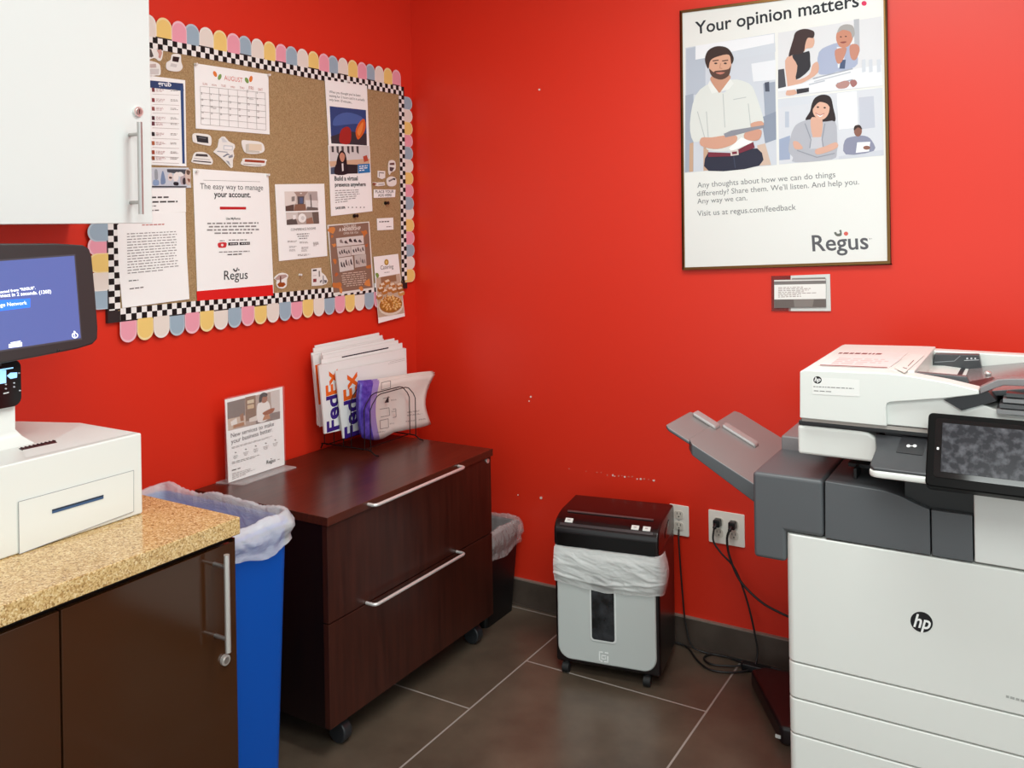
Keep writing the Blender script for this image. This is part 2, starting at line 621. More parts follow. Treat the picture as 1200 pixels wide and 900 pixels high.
# ================================================================== base cabinet and counter
bc = empty('base_cabinet', (0.37, -2.05, 0), 'glossy dark brown base cabinet under the granite counter', 'cabinet')
obj('body', MB().box(0.02, 0.722, -2.46, -1.632, 0.1, 0.812, DARKGAP), bc)
obj('end_panel', MB().box(0.02, 0.742, -1.632, -1.628, 0.1, 0.812, DOORBR), bc)
obj('plinth', MB().box(0.02, 0.66, -2.46, -1.64, 0, 0.1, DARKGAP), bc)
d = obj('door', MB().box(0.724, 0.745, -2.035, -1.630, 0.11, 0.806, DOORBR), bc, bevel=0.0015)
hp = XP(0.785)
a, b2 = hp.hit(265.5, 650), hp.hit(264.5, 766)
bar_handle(d, (0.785, a.y, a.z), (0.785, a.y, b2.z), 0.0062, 0.04, 'n')
lk = XP(0.746).hit(263, 773)
mb = MB().cyl((0.744, lk.y, lk.z), (0.752, lk.y, lk.z), 0.0115, CHROME, 20).cyl((0.751, lk.y, lk.z), (0.754, lk.y, lk.z), 0.007, STEEL, 16)
obj('lock', mb, d)
obj('door', MB().box(0.724, 0.745, -2.46, -2.039, 0.11, 0.806, DOORBR), bc, bevel=0.0015)
obj('countertop', MB().box(0.002, 0.757, -2.5, -1.625, 0.822, 0.86, GRAN), bevel=0.002, label='speckled tan granite countertop on the brown base cabinet', cat='countertop')

# ================================================================== desktop postage machine
pm = empty('postage_machine', (0.40, -2.0, 0.8602), 'white desktop mailing machine with tilted touch screen on the granite counter', 'machine')
mb = MB().prism([(0.10, -2.42, 0.8605), (0.542, -2.42, 0.8605), (0.542, -1.716, 0.8605), (0.314, -1.716, 0.8605), (0.10, -1.80, 0.8605)], (0, 0, 0.1825), WPL)
obj('base', mb, pm, bevel=0.004)
BX = XP(0.5425)
# front door outline and slot
dq = [(21, 588), (156, 551), (156, 599), (22, 649)]
P = [BX.hit(*q) for q in dq]
mb = MB().prism(P, (0.0022, 0, 0), WPL); obj('drawer_panel', mb, pm, bevel=0.0006)
mb = MB()
for a, b2 in zip(P, P[1:] + P[:1]):
    mb.tube([a + Vector((0.0020, 0, 0)), b2 + Vector((0.0020, 0, 0))], 0.0007, M('seam_grey', '9b9da0', 0.6), 6)
obj('panel_seam', mb, pm)
sa, sb = XP(0.545).hit(61, 599.5), XP(0.545).hit(121, 582)
mb = MB().prism([sa + Vector((0, 0, 0.004)), sb + Vector((0, 0, 0.004)), sb - Vector((0, 0, 0.004)), sa - Vector((0, 0, 0.004))], (0.001, 0, 0), M('slot_blue', '35567f', 0.4))
mb.prism([sa + Vector((0, 0, 0.004)), sb + Vector((0, 0, 0.004)), sb + Vector((0, 0, 0.0012)), sa + Vector((0, 0, 0.0012))], (0.0014, 0, 0), M('slot_dark', '1c2a3c', 0.5))
obj('pull_slot', mb, pm)
TP = ZP(1.0432)
mb = MB()
q = [TP.hit(*p) for p in ((22, 526), (64, 516.5), (67, 519), (26, 527.8))]
mb.prism(q, (0, 0, 0.001), M('dark_red_slot', '3c1b1f', 0.5))
for i in range(9):
    c = q[0].lerp(q[1], (i + 0.5) / 9) + Vector((0.004, 0, 0.001))
    mb.box(c.x - 0.004, c.x + 0.006, c.y - 0.001, c.y + 0.001, 1.0435, 1.046, M('dark_red_slot', '3c1b1f', 0.5))
obj('label_slot', mb, pm)
mb = MB().poly([TP.hit(*p) for p in ((25, 524), (64, 515), (96, 497), (160, 507), (100, 521), (30, 537))], M('warm_white_lid', 'e4e4e0', 0.5, spec=0.2)); 
for p in mb.v: p.z = 1.0436
obj('lid_panel', mb, pm)
# tower
mb = MB()
ty = -1.912
rows = []
for (z, dx, dy) in ((1.043, 0.03, 0.025), (1.06, 0.012, 0.008), (1.075, 0.0, 0.0), (1.16, 0, 0), (1.23, -0.005, 0)):
    rows.append([(0.26, -2.3, z), (0.385 + dx, -2.3, z), (0.385 + dx, ty + dy, z), (0.26, ty + dy, z)])
mb.grid([[Vector(p) for p in r] for r in rows], WPL, True)
for i in range(len(mb.sm)): mb.sm[i] = False
mb.poly(rows[-1], WPL)
obj('tower', mb, pm, bevel=0.003)
KX = 0.389
pts = rrect(-2.26, -1.907, 1.128, 1.228, 0.018)
mb = MB().prism([(KX - 0.006, y, z) for y, z in pts], (0.016, 0, 0), BLKG)
kp = obj('status_display', mb, pm)
SCRB = emis('lcd_light_blue', '8fc4f2', 0.9)
mb = MB(); sh = Sheet(XP(KX + 0.0102), mb, crop=(0, 410, 6.92))
sh.poly([(-60, 175), (50, 163), (50, 268), (-60, 285)], SCRB)
sh.poly([(-20, 160), (108, 140), (108, 150), (-20, 172)], SCRB)
sh.poly([(55, 210), (85, 185), (140, 182), (138, 225), (85, 235)], SCRB)
for (x, y) in ((48, 280), (115, 268), (48, 315), (115, 300), (155, 188), (162, 330)):
    sh.ell(x, y, 9, 6, 'b9bcc2')
sh.poly([(28, 350), (72, 340), (72, 350), (28, 360)], 'd5d5d5')
obj('lcd', mb, kp, label='glowing blue status panel')
# touch screen, leaning back a little
tn = Vector((math.cos(math.radians(8)), 0, math.sin(math.radians(8))))
TS = Plane((0.432, -1.9, 1.35), tn)
ua = Vector((0, 1, 0)); va = tn.cross(ua)
if va.z < 0: va = -va
edge = [(-140, 287), (60, 286.5), (92, 288.5), (99, 293), (102, 303), (106, 345), (109, 385), (108.5, 398), (103, 404), (85, 409.5), (40, 418.5), (-140, 452)]
mb = MB().prism([TS.hit(*q, -0.02) for q in edge], tn * 0.02, M('dark_grey_bezel', '2b2829', 0.35))
ts = obj('touch_screen', mb, pm, bevel=0.004)
mb = MB(); sh = Sheet(TS, mb, 0.0006, crop=(0, 270, 6))
BLUSC = emis('screen_blue', '505e98', 0.30, 0.25)
sh.poly([(-700, 255), (530, 166), (577, 768), (-700, 962)], M('screen_frame', '45444c', 0.3))
sh.poly([(-700, 268), (522, 178), (568, 757), (-700, 950)], BLUSC)
WT = emis('screen_white', 'f2f4fa', 0.9)
sh.text('Disconnected from "REGUS".', (-96, 455), (250, 412), WT, 0.015, ys=0.95)
sh.text('Will reconnect in 2 seconds. (1203)', (-150, 484), (360, 440), WT, 0.015)
sh.poly([(-110, 497), (213, 478), (213, 541), (-110, 580)], emis('screen_button', '2b6bea', 0.8))
sh.text('Change Network', (-78, 545), (190, 520), WT, 0.0)
sh.poly([(62, 800), (155, 785), (155, 815), (62, 826)], WT)
sh.poly([(75, 788), (145, 776), (145, 781), (75, 794)], WT)
sh.ell(527, 738, 22, 20, WT); sh.ell(527, 738, 16, 14, BLUSC); sh.text('?', (520, 747), (534, 745), WT, 0.02)
obj('screen', mb, ts, label='lit blue display with white writing')
mb = MB(); p_ = TS.hit(68, 411); mb.ball(p_, 0.003, 0.003, 0.003, BLKG, 10, 6); obj('camera_lens', mb, ts)
mb = MB(); mb.box(0.33, 0.42, -2.2, -1.96, 1.222, 1.262, M('dark_grey_bezel')); obj('screen_mount', mb, pm)

# ================================================================== bulletin board
Y0, Z0, NY, NZ = -1.435, 1.243, 78, 48
Y1, Z1 = Y0 + NY * S_, Z0 + NZ * S_
bb = empty('bulletin_board', (0, Y0, Z0), 'cork bulletin board with checkered trim and pastel scalloped border on the red wall', 'bulletin board')
obj('cork_panel', MB().box(0.001, 0.011, Y0 + 0.01, Y1 - 0.01, Z0 + 0.01, Z1 - 0.01, CORK), bb)
FRM = M('board_frame_black', '231f20', 0.5)
fb = MB()
fb.box(0.001, 0.0125, Y0 - 0.004, Y0 + 0.028, Z0 - 0.004, Z1 + 0.004, FRM).box(0.001, 0.0125, Y1 - 0.028, Y1 + 0.002, Z0, Z1 + 0.001, FRM)
fb.box(0.001, 0.0125, Y0 + 0.028, Y1 - 0.028, Z0 - 0.004, Z0 + 0.028, FRM).box(0.001, 0.0125, Y0 + 0.028, Y1 - 0.028, Z1 - 0.028, Z1 + 0.004, FRM)
obj('frame', fb, bb)
W2 = 2 * S_
for (ya, yb, za, zb) in ((Y0, Y1 - 0.006, Z1 - W2, Z1), (Y0 + W2, Y1 - W2, Z0, Z0 + W2), (Y0, Y0 + W2, Z0 + W2 * 0.9, Z1 - W2), (Y1 - W2, Y1, Z0 + W2, Z1 - W2 - 0.004)):
    obj('checkered_strip', MB().box(0.0127, 0.0135, ya, yb, za, zb, CHK), bb)
PK, YE, WH, BL_ = 'f0a3b4', 'f3d07c', 'ece2d8', '9fb6c6'
CYC = {'P': PK, 'Y': YE, 'W': WH, 'B': BL_}


def scallops(pos, dirn, name='scalloped_strip'):
    """pos: list of (centre along the edge, colour letter); dirn: outward 'T','B','L','R'"""
    m_ = MB()
    for i, (c, colr) in enumerate(pos):
        hw = 0.0275; ln = 0.066 if dirn in 'TB' else 0.056
        if dirn == 'L': ln = 0.062
        prof = [(-hw, -0.012), (hw, -0.012)] + [(hw * math.cos(a), ln - hw + hw * math.sin(a)) for a in [math.pi * k / 12 for k in range(13)]]
        x = 0.0118 + (i % 3) * 0.00025

        def mapp(s, prof_):
            out = []
            for a, o_ in prof_:
                a *= s
                o2 = (o_ if o_ < 0 else o_ * s)
                if dirn == 'T': out.append((c + a, Z1 + o2))
                if dirn == 'B': out.append((c + a, Z0 - o2))
                if dirn == 'R': out.append((Y1 + o2, c + a))
                if dirn == 'L': out.append((Y0 - o2, c + a))
            return out
        m_.prism([(x, y, z) for y, z in mapp(1, prof)], (0.0004, 0, 0), ink({'P': 'f6c3cd', 'Y': 'f8e0a6', 'W': 'f3ece5', 'B': 'b9cbd6'}[colr]))
        m_.poly([(x + 0.0005, y, z) for y, z in mapp(0.9, prof)], ink(CYC[colr]))
    return obj(name, m_, bb)


top = []
y = Y1 - 0.046; i = 0
while y > Y0 - 0.01:
    top.append((y, 'PYWB'[i % 4])); y -= 0.0550 if i % 4 != 3 else 0.048; i += 1
scallops(top, 'T')
bot = []
y = Y0 + W2 + 0.026; i = 0
while y < Y1 - 0.03:
    bot.append((y, 'PYWB'[i % 4])); y += 0.0560; i += 1
scallops(bot, 'B')
rt = []
z = Z1 - W2 - 0.03; i = 0
while z > Z0 + 0.045:
    rt.append((z, 'BWYP'[i % 4])); z -= 0.0525 if i not in (8, 15) else 0.040; i += 1
scallops(rt, 'R')
lf = []
z = Z0 + W2 + 0.03; i = 0
while z < Z1 - 0.05:
    lf.append((z, 'BWYPB'[i % 5])); z += (0.052, 0.052, 0.048, 0.04, 0.052)[i % 5]; i += 1
scallops(lf, 'L')

# ------------------------------------------------------------------ papers on the board
BXF = 0.0135


def lab(o, label, cat, group=None):
    setp(o, label, cat, group)
    return o


# menu flyer with the blue band, half behind the wall cabinet
sh, mb = paper([(150, 85.5), (217, 94), (218.5, 195), (150, 192)], BXF, PAPER)
sh.crop = (110, 0, 6)
sh.poly([(240, 550), (628, 587), (632, 640), (240, 600)], '2f4470')
sh.poly([(608, 600), (630, 603), (640, 1150), (622, 1150)], '35507f')
sh.text('grub', (452, 603), (545, 609), 'f4f6fa', 0.02, ys=0.82)
sh.crop = (0, 100, 5.4545)
for i, y in enumerate((30, 95, 150, 210, 245, 312, 370, 428, 466)):
    sh.poly([(970, y - 14), (988, y - 13), (990, y + 12), (972, y + 11)], ('7d3f42', '8b3b42', '9c5a58', '4a2430', '6b4048', '2a2226', 'b1623f', 'a04a35', '8f4b2f')[i])
    sh.lines([(996, y - 12), (1060, y - 9), (1062, y + 14), (998, y + 12)], 3, 'b98f8f', 0.35, i, 4)
    sh.lines([(1090, y - 8), (1140, y - 5), (1140, y + 10), (1090, y + 8)], 2, '8c8480', 0.4, i + 20, 4)
    sh.line([(975, y + 26), (1145, y + 33)], 2, 'b5aca8')
lab(obj('menu_flyer', mb), 'food menu flyer with dark blue band pinned beside the white overhead cabinet', 'flyer')

# calendar
sh, mb = paper([(227.5, 74), (314.5, 87), (316, 157.5), (229.5, 150.5)], BXF, PAPER)
sh.crop = (215, 60, 9)
sh.text('AUGUST', (430, 303), (625, 330), 'd9674f', 0.0, ys=1.1)
for (x, y, c, r_) in ((333, 240, 'e8803c', -25), (382, 272, '7fa35a', 20), (668, 308, '7fa35a', -25), (711, 293, 'e8803c', 10)):
    sh.ell(x, y, 18, 33, c, r_)
g = [(178, 370), (862, 440), (872, 832), (186, 770)]
for i, t in enumerate(('SUN', 'MON', 'TUE', 'WED', 'THU', 'FRI', 'SAT')):
    a = lerp2(g, (i + 0.25) / 7, -0.045); b2 = lerp2(g, (i + 0.75) / 7, -0.045)
    sh.text(t, a, b2, 'c07d70')
for i in range(8):
    sh.line([lerp2(g, i / 7, 0), lerp2(g, i / 7, 1)], 3.5, 'a9a5a2')
for i in range(7):
    sh.line([lerp2(g, 0, i / 6), lerp2(g, 1, i / 6)], 3.5, 'a9a5a2')
dn = 1
for r in range(6):
    for c in range(7):
        if (r == 0 and c < 5) or dn > 31:
            continue
        p = lerp2(g, (c + 0.08) / 7, (r + 0.25) / 6); q = lerp2(g, (c + (0.12 if dn == 1 else 0.18 if dn < 10 else 0.28)) / 7, (r + 0.25) / 6)
        sh.text(str(dn), p, q, '6c6866'); dn += 1
sh.lines([(315, 588), (355, 592), (355, 612), (315, 608)], 2, '8d8a88', 0.4, 5, 3)
sh.lines([(695, 495), (745, 500), (745, 515), (695, 510)], 2, '8d8a88', 0.4, 6, 3)
lab(obj('calendar', mb), 'white August calendar page pinned near the top of the cork board', 'calendar')

# small cut-outs
def cut(name, label, pts, deco, crop, X=BXF, col='f0ede8', smooth=True):
    m_ = MB(); s_ = Sheet(XP(X), m_, crop=crop)
    if smooth:
        P_ = [Vector((*q, 0)) for q in pts]; n = len(P_); out = []
        for i in range(n):
            p0, p1, p2, p3 = P_[i - 1], P_[i], P_[(i + 1) % n], P_[(i + 2) % n]
            for j in range(4):
                t = j / 4
                q = 0.5 * ((2 * p1) + (p2 - p0) * t + (2 * p0 - 5 * p1 + 4 * p2 - p3) * t * t + (3 * p1 - p0 - 3 * p2 + p3) * t ** 3)
                out.append((q.x, q.y))
        pts = out
    m_.prism([s_.h(q, 0) for q in pts], (-0.0012, 0, 0), ink(col))
    for dpts, c in deco:
        s_.poly(dpts, c)
    return lab(obj(name, m_), label, 'cut-out', 'small paper cut-outs on the cork board')


C2 = (170, 50, 15)
cut('paper_cutout', 'cut-out drawing of a pink object at the top left corner of the cork board', [(60, 60), (160, 110), (300, 95), (315, 180), (290, 300), (240, 320), (170, 270), (60, 280)], [([(60, 90), (110, 120), (150, 240), (110, 260), (60, 240)], '55504e'), ([(205, 130), (285, 115), (300, 180), (270, 280), (235, 260), (240, 200)], 'cf9d92')], C2)
cut('paper_cutout', 'cut-out of a grey bag just above the blue banded menu flyer', [(60, 340), (140, 330), (240, 370), (270, 430), (270, 560), (200, 575), (60, 575)], [([(70, 380), (190, 370), (200, 440), (70, 440)], 'c9b6b0'), ([(70, 460), (250, 460), (240, 555), (70, 555)], 'd5d0cd')], C2)
cut('paper_cutout', 'cut-out of a white device with dark screen above the menu flyer, left of the calendar', [(480, 205), (620, 210), (635, 330), (660, 440), (590, 505), (440, 495), (375, 450), (380, 350), (450, 300)], [([(490, 240), (605, 255), (585, 345), (478, 325)], '2a1b1d'), ([(460, 360), (565, 385), (550, 435), (440, 415)], 'd3cdca')], C2)
C3 = (220, 140, 12)
cut('paper_cutout', 'cut-out of a tablet with black screen under the calendar, upper left of the row', [(80, 200), (200, 200), (320, 230), (330, 355), (270, 365), (110, 330), (70, 290)], [([(118, 220), (285, 245), (292, 335), (135, 315)], '2f3034'), ([(150, 245), (260, 262), (255, 275), (152, 258)], '6b6d72')], C3)
cut('paper_cutout', 'cut-out of a dark topped printer under the tablet cut-out', [(110, 462), (260, 470), (345, 560), (345, 625), (280, 635), (70, 605), (65, 550)], [([(120, 482), (275, 490), (285, 525), (105, 515)], '4a4547'), ([(75, 572), (330, 595), (330, 612), (75, 588)], '4f4b4c'), ([(90, 540), (310, 562), (310, 572), (88, 552)], 'b9b1ae')], C3)
cut('paper_cutout', 'jagged white paper cut-out with grey line drawing under the calendar', [(480, 240), (520, 240), (580, 310), (660, 350), (665, 390), (640, 440), (655, 510), (635, 570), (635, 670), (610, 685), (530, 600), (470, 540), (360, 455), (420, 390), (440, 280)], [([(505, 360), (635, 370), (630, 435), (500, 425)], 'c9ccd2'), ([(515, 375), (625, 383), (620, 425), (512, 417)], 'f1f0ee'), ([(420, 440), (560, 455), (560, 468), (410, 455)], 'a9adb3'), ([(490, 520), (560, 475), (600, 500), (560, 500), (510, 530)], '7c8290'), ([(570, 520), (630, 490), (635, 530), (580, 545)], '8b8f98'), ([(535, 575), (580, 590), (605, 660)], '9aa0a8'), ([(470, 260), (500, 255), (560, 320), (490, 320)], 'd7d8da')], C3, smooth=False)
cut('paper_cutout', 'pale cut-out of a beige box under the right end of the calendar', [(760, 300), (850, 295), (1030, 320), (1080, 400), (1060, 460), (960, 485), (830, 475), (780, 420)], [([(815, 350), (860, 340), (860, 430), (1010, 445), (1010, 470), (815, 465)], 'cfcabd'), ([(862, 340), (1040, 350), (1040, 440), (862, 432)], 'e7d6be')], C3)
cut('paper_cutout', 'cut-out of a red and white stapler above the account flyer', [(800, 545), (1090, 560), (1100, 600), (1085, 650), (960, 662), (790, 645), (748, 620), (770, 575)], [([(805, 560), (1085, 580), (1080, 612), (800, 595)], 'a0432c'), ([(785, 622), (1040, 640), (1030, 648), (785, 632)], '8d8480')], C3)
C4 = (310, 310, 13.333)
cut('paper_cutout', 'brown mushroom shaped cut-out at the bottom of the board beside the account flyer', [(150, 210), (220, 145), (300, 130), (370, 165), (350, 240), (345, 330), (290, 375), (210, 360), (185, 290), (190, 250)], [([(165, 220), (220, 165), (330, 155), (360, 185), (270, 235), (190, 240)], 'b89a93'), ([(240, 180), (260, 180), (262, 300), (238, 300)], '6a4034'), ([(200, 310), (230, 280), (310, 280), (330, 315), (290, 350), (225, 350)], '9c4a1a')], C4)
cut('paper_cutout', 'white cut-out with shelf and scissors at the board bottom beside the orange flyer', [(735, 65), (885, 50), (890, 120), (950, 170), (990, 250), (970, 300), (900, 325), (740, 335)], [([(755, 80), (815, 75), (815, 100), (755, 105)], '2a2026'), ([(760, 225), (812, 220), (812, 272), (760, 278)], '8a3b3c'), ([(755, 170), (812, 165), (812, 175), (755, 180)], 'c9c0bc'), ([(845, 100), (865, 98), (868, 190), (848, 192)], '8b8680'), ([(910, 170), (925, 170), (930, 300), (905, 300)], '9a9598'), ([(860, 270), (885, 235), (900, 250), (880, 290)], '6f6a6c'), ([(930, 240), (975, 245), (970, 285), (940, 290)], '6f6a6c')], C4, smooth=False)
C5 = (425, 180, 9)
cut('paper_cutout', 'tall cut-out with dark scribbles at the right side of the cork board', [(275, 90), (310, 68), (345, 90), (345, 170), (300, 200), (285, 225), (272, 190)], [([(285, 100), (335, 95), (335, 120), (285, 120)], '6d4c4a'), ([(285, 140), (335, 150), (310, 190), (285, 180)], '59474a')], C5)
cut('paper_cutout', 'small square cut-out of an outlined box above the word strip', [(160, 180), (238, 185), (238, 255), (205, 270), (158, 250)], [([(172, 195), (228, 200), (225, 210), (172, 205)], '7d7672'), ([(172, 200), (180, 200), (180, 245), (172, 245)], '9a938f')], C5, smooth=False)
cut('paper_cutout', 'small cut-out with a brown left end above the word strip', [(105, 300), (150, 305), (230, 300), (235, 335), (160, 345), (115, 330)], [([(108, 303), (150, 318), (125, 335), (108, 325)], '8f4a35'), ([(165, 318), (225, 312), (222, 330), (165, 333)], 'c7c3c0')], C5, smooth=False)
cut('paper_cutout', 'round white cut-out with a black tip beside the right checkered strip', [(255, 270), (300, 240), (350, 260), (355, 320), (320, 345), (265, 335)], [([(270, 285), (320, 260), (325, 275), (280, 300)], '857a7a'), ([(318, 258), (348, 262), (340, 280), (320, 275)], '1d191a')], C5)
# word strip, business card
sh, mb = paper([(438, 222), (463.5, 222.2), (463, 231), (438, 232)], BXF, PAPER)
sh.text('PLACE YOUR', (440, 226.2), (461.5, 225.9), '3a3836', 0.01, ys=0.8)
sh.text('ADS HERE', (443, 230.4), (459, 230), '3a3836', 0.01, ys=0.8)
lab(obj('word_strip', mb), 'white strip with two rows of capital letters above the business card', 'sign')
sh, mb = paper([(441.7, 256), (460.8, 255), (461.2, 269), (442.2, 270)], BXF, PAPER)
sh.lines([(444.5, 259), (456, 258.5), (456, 260.5), (444.5, 261)], 1, '6d6a68', 0.7, 3, 4)
sh.lines([(453, 265), (458.5, 264.8), (458.5, 266.3), (453, 266.5)], 1, '6d6a68', 0.7, 4, 3)
lab(obj('business_card', mb), 'small white business card near the right edge of the cork board', 'card')

# photo strip page and the page below it, half hidden by the cabinet
sh, mb = paper([(150, 196), (221, 196.5), (224, 220), (150, 221)], BXF + 0.001, 'd9dce2')
sh.crop = (175, 190, 12.85)
sh.poly([(-100, 90), (560, 100), (575, 370), (-100, 375)], 'c9ced8')
sh.poly([(265, 105), (560, 110), (565, 190), (470, 200), (380, 170), (270, 150)], '4a4d55')
for (pts, c) in (([(80, 120), (120, 120), (130, 250), (85, 260)], '9aa0a8'), ([(190, 150), (215, 150), (245, 310), (170, 325)], '7b8fb0'), ([(65, 270), (140, 275), (140, 345), (60, 345)], '8ba3c6'), ([(280, 200), (330, 160), (360, 230), (330, 280), (290, 270)], 'e2d2cc'), ([(370, 180), (430, 150), (440, 250), (400, 290), (365, 270)], 'f0e6e2'), ([(300, 220), (340, 225), (335, 250), (300, 245)], '5a4a4c'), ([(470, 220), (540, 180), (560, 320), (480, 330)], 'b9a9ae'), ([(505, 250), (540, 240), (545, 330), (505, 325)], '3d3338'), ([(370, 300), (435, 305), (435, 350), (370, 345)], '22242c'), ([(430, 160), (480, 150), (520, 200), (450, 215)], 'efe9e6'), ([(545, 130), (620, 120), (615, 330), (580, 345), (550, 300)], 'd9c2b6'), ([(560, 120), (615, 135), (600, 190), (565, 180)], '6b5348'), ([(570, 250), (615, 260), (600, 310)], '8f5c4a')):
    sh.smooth(pts, c, 3)
sh.poly([(-100, 358), (560, 362), (562, 380), (-100, 380)], '33343a')
lab(obj('photo_page', mb), 'page end with a photo of people and clothes beside the cabinet door', 'flyer')
sh, mb = paper([(150, 221), (217.5, 219.5), (218, 248.5), (150, 251)], BXF, PAPER)
sh.crop = (175, 190, 12.85)
sh.lines([(-60, 515), (290, 510), (290, 545), (-60, 550)], 1, '4c4a49', 0.7, 3, 4)
sh.lines([(-60, 585), (425, 575), (425, 610), (-60, 620)], 1, '4c4a49', 0.7, 5, 6)
sh.lines([(20, 650), (110, 648), (110, 670), (20, 672)], 1, '7c7a79', 0.7, 3, 2)
sh.lines([(20, 715), (155, 710), (155, 735), (20, 740)], 1, '7c7a79', 0.7, 3, 2)
lab(obj('notice_page', mb), 'white page with two bold lines between the photo page and the long letter', 'notice')
sh, mb = paper([(137.5, 264), (150, 250.5), (217.5, 248.7), (219, 300), (222, 350.5), (143.5, 361), (139, 310)], BXF + 0.0006, PAPER)
sh.crop = (80, 250, 4.8)
sh.lines([(330, 108), (612, 95), (622, 318), (334, 345)], 15, '9b9896', 0.36, 7, 12, 0.08)
sh.lines([(415, 62), (540, 57), (540, 66), (415, 70)], 1, 'c06a60', 0.7, 5, 8)
sh.lines([(340, 375), (395, 371), (395, 380), (340, 385)], 1, '6a6766', 0.6, 5, 3)
sh.lines([(345, 420), (427, 410), (427, 420), (345, 430)], 1, '6a6766', 0.6, 6, 4)
lab(obj('typed_letter', mb), 'long typed white letter at the lower left of the cork board', 'letter')

# account flyer
def logo(sh, p0, p1, dark, dot, bold=0.0):
    """word mark with the little sprout over it; p0-p1 the baseline"""
    sh.text('Regus', p0, p1, dark, bold)


sh, mb = paper([(226, 197.5), (314.5, 203.5), (321, 346.5), (231.5, 352.5)], BXF, PAPER)
sh.crop = (225, 195, 6)
sh.poly([(32, 878), (568, 832), (572, 908), (36, 945)], 'e11f1d')
sh.line([(80, 97), (480, 108)], 2.5, '8d8a88')
sh.text('The easy way to manage', (58, 158), (500, 167), '3b3a3b', 0.0)
sh.text('your account.', (155, 215), (413, 218), '2b2a2b', 0.022)
sh.poly([(196, 283), (380, 285), (380, 303), (196, 303)], 'c8242a')
sh.text('Use MyRegus', (240, 375), (340, 374), '4b4a4b', 0.02)
sh.lines([(88, 390), (485, 386), (485, 478), (90, 482)], 4, '8f8c8a', 0.45, 9, 12, 0.2, True)
sh.smooth([(185, 538), (240, 535), (240, 565), (225, 572), (195, 572), (184, 565)], 'd2323a', 3)
sh.ell(213, 553, 9, 9, 'f4e4e2')
sh.lines([(195, 518), (228, 517), (228, 527), (195, 528)], 1, '7b7876', 0.6, 2, 2)
sh.lines([(258, 512), (385, 510), (385, 522), (258, 524)], 1, '8f8c8a', 0.6, 3, 5)
sh.poly([(255, 535), (325, 533), (325, 553), (255, 556)], '2e2d2e'); sh.poly([(334, 533), (407, 531), (407, 550), (334, 553)], '2e2d2e')
sh.lines([(268, 539), (320, 537), (320, 549), (268, 551)], 1, 'd9d7d5', 0.6, 3, 3); sh.lines([(348, 536), (402, 535), (402, 546), (348, 548)], 1, 'd9d7d5', 0.6, 4, 3)
sh.lines([(190, 597), (405, 590), (405, 602), (190, 608)], 1, '8f8c8a', 0.6, 5, 9)
sh.lines([(250, 615), (355, 610), (355, 622), (250, 626)], 1, '3f3d3c', 0.6, 6, 4)
sh.text('Regus', (226, 798), (392, 790), '2c2b2d', 0.0)
sh.smooth([(288, 722), (296, 719), (303, 730), (313, 728), (316, 712), (322, 714), (316, 737), (300, 739)], '2c2b2d', 3)
sh.ell(329, 727, 5, 5, '2c2b2d')
lab(obj('account_flyer', mb), 'large white flyer about managing an account with a red bottom band', 'flyer')

# flyer with two interior photos
sh, mb = paper([(322.2, 216), (380, 215.3), (383.6, 300), (327, 306)], BXF, PAPER)
sh.crop = (310, 210, 9)
sh.poly([(210, 130), (555, 128), (568, 328), (222, 338)], 'cdbfb6')
for pts, c in (([(210, 130), (330, 130), (330, 250), (280, 300), (215, 280)], 'e6ddd6'), ([(310, 135), (460, 132), (420, 180), (345, 182)], 'a99186'), ([(345, 182), (420, 180), (415, 265), (350, 265)], '5b5457'), ([(372, 195), (405, 195), (405, 255), (372, 255)], '566487'), ([(285, 185), (320, 180), (318, 230), (285, 235)], '8f8580'), ([(320, 265), (430, 262), (440, 330), (310, 336)], '8a6552'), ([(222, 285), (310, 265), (310, 336), (222, 338)], '5e4a42'), ([(460, 140), (555, 130), (565, 250), (470, 210)], 'b7aaa6'), ([(430, 220), (560, 225), (566, 300), (440, 300)], 'e3dedb'), ([(480, 160), (490, 160), (500, 300), (488, 300)], '5f5654'), ([(450, 290), (560, 300), (566, 328), (440, 330)], '6d6460'), ([(375, 145), (395, 145), (392, 155), (376, 155)], 'f3ece6')):
    sh.poly(pts, c)
sh.poly([(226, 350), (570, 344), (577, 468), (234, 483)], 'b7aaa2')
for pts, c in (([(226, 350), (350, 348), (350, 420), (232, 440)], 'd6cec8'), ([(234, 430), (330, 410), (350, 475), (234, 483)], '5d5350'), ([(440, 420), (500, 400), (520, 470), (440, 474)], '9c7460'), ([(500, 348), (570, 344), (577, 468), (520, 470)], '6d6058'), ([(300, 380), (330, 378), (330, 420), (300, 425)], 'f2efec')):
    sh.poly(pts, c)
sh.ell(397, 410, 42, 48, 'f4f2ef'); sh.ell(403, 410, 18, 22, 'd9d6d3')
sh.text('CONFERENCE ROOMS', (278, 545), (540, 530), '6f6b69', 0.0)
sh.lines([(335, 568), (475, 562), (475, 632), (340, 640)], 3, '8b8785', 0.4, 3, 6, 0.2, True)
for (x, y, w_, s_) in ((243, 655, 105, 1), (370, 665, 115, 2), (512, 670, 60, 3), (260, 712, 85, 4), (390, 722, 90, 5), (262, 748, 80, 6), (390, 750, 60, 7), (350, 797, 140, 8)):
    sh.lines([(x, y - 8), (x + w_, y - 12), (x + w_, y + 12), (x, y + 14)], 2, '86817f', 0.4, s_, 5)
sh.lines([(515, 672), (570, 668), (570, 705), (515, 708)], 3, '86817f', 0.4, 9, 3)
lab(obj('photo_flyer', mb), 'white flyer with two stacked room photos in the middle of the cork board', 'flyer')

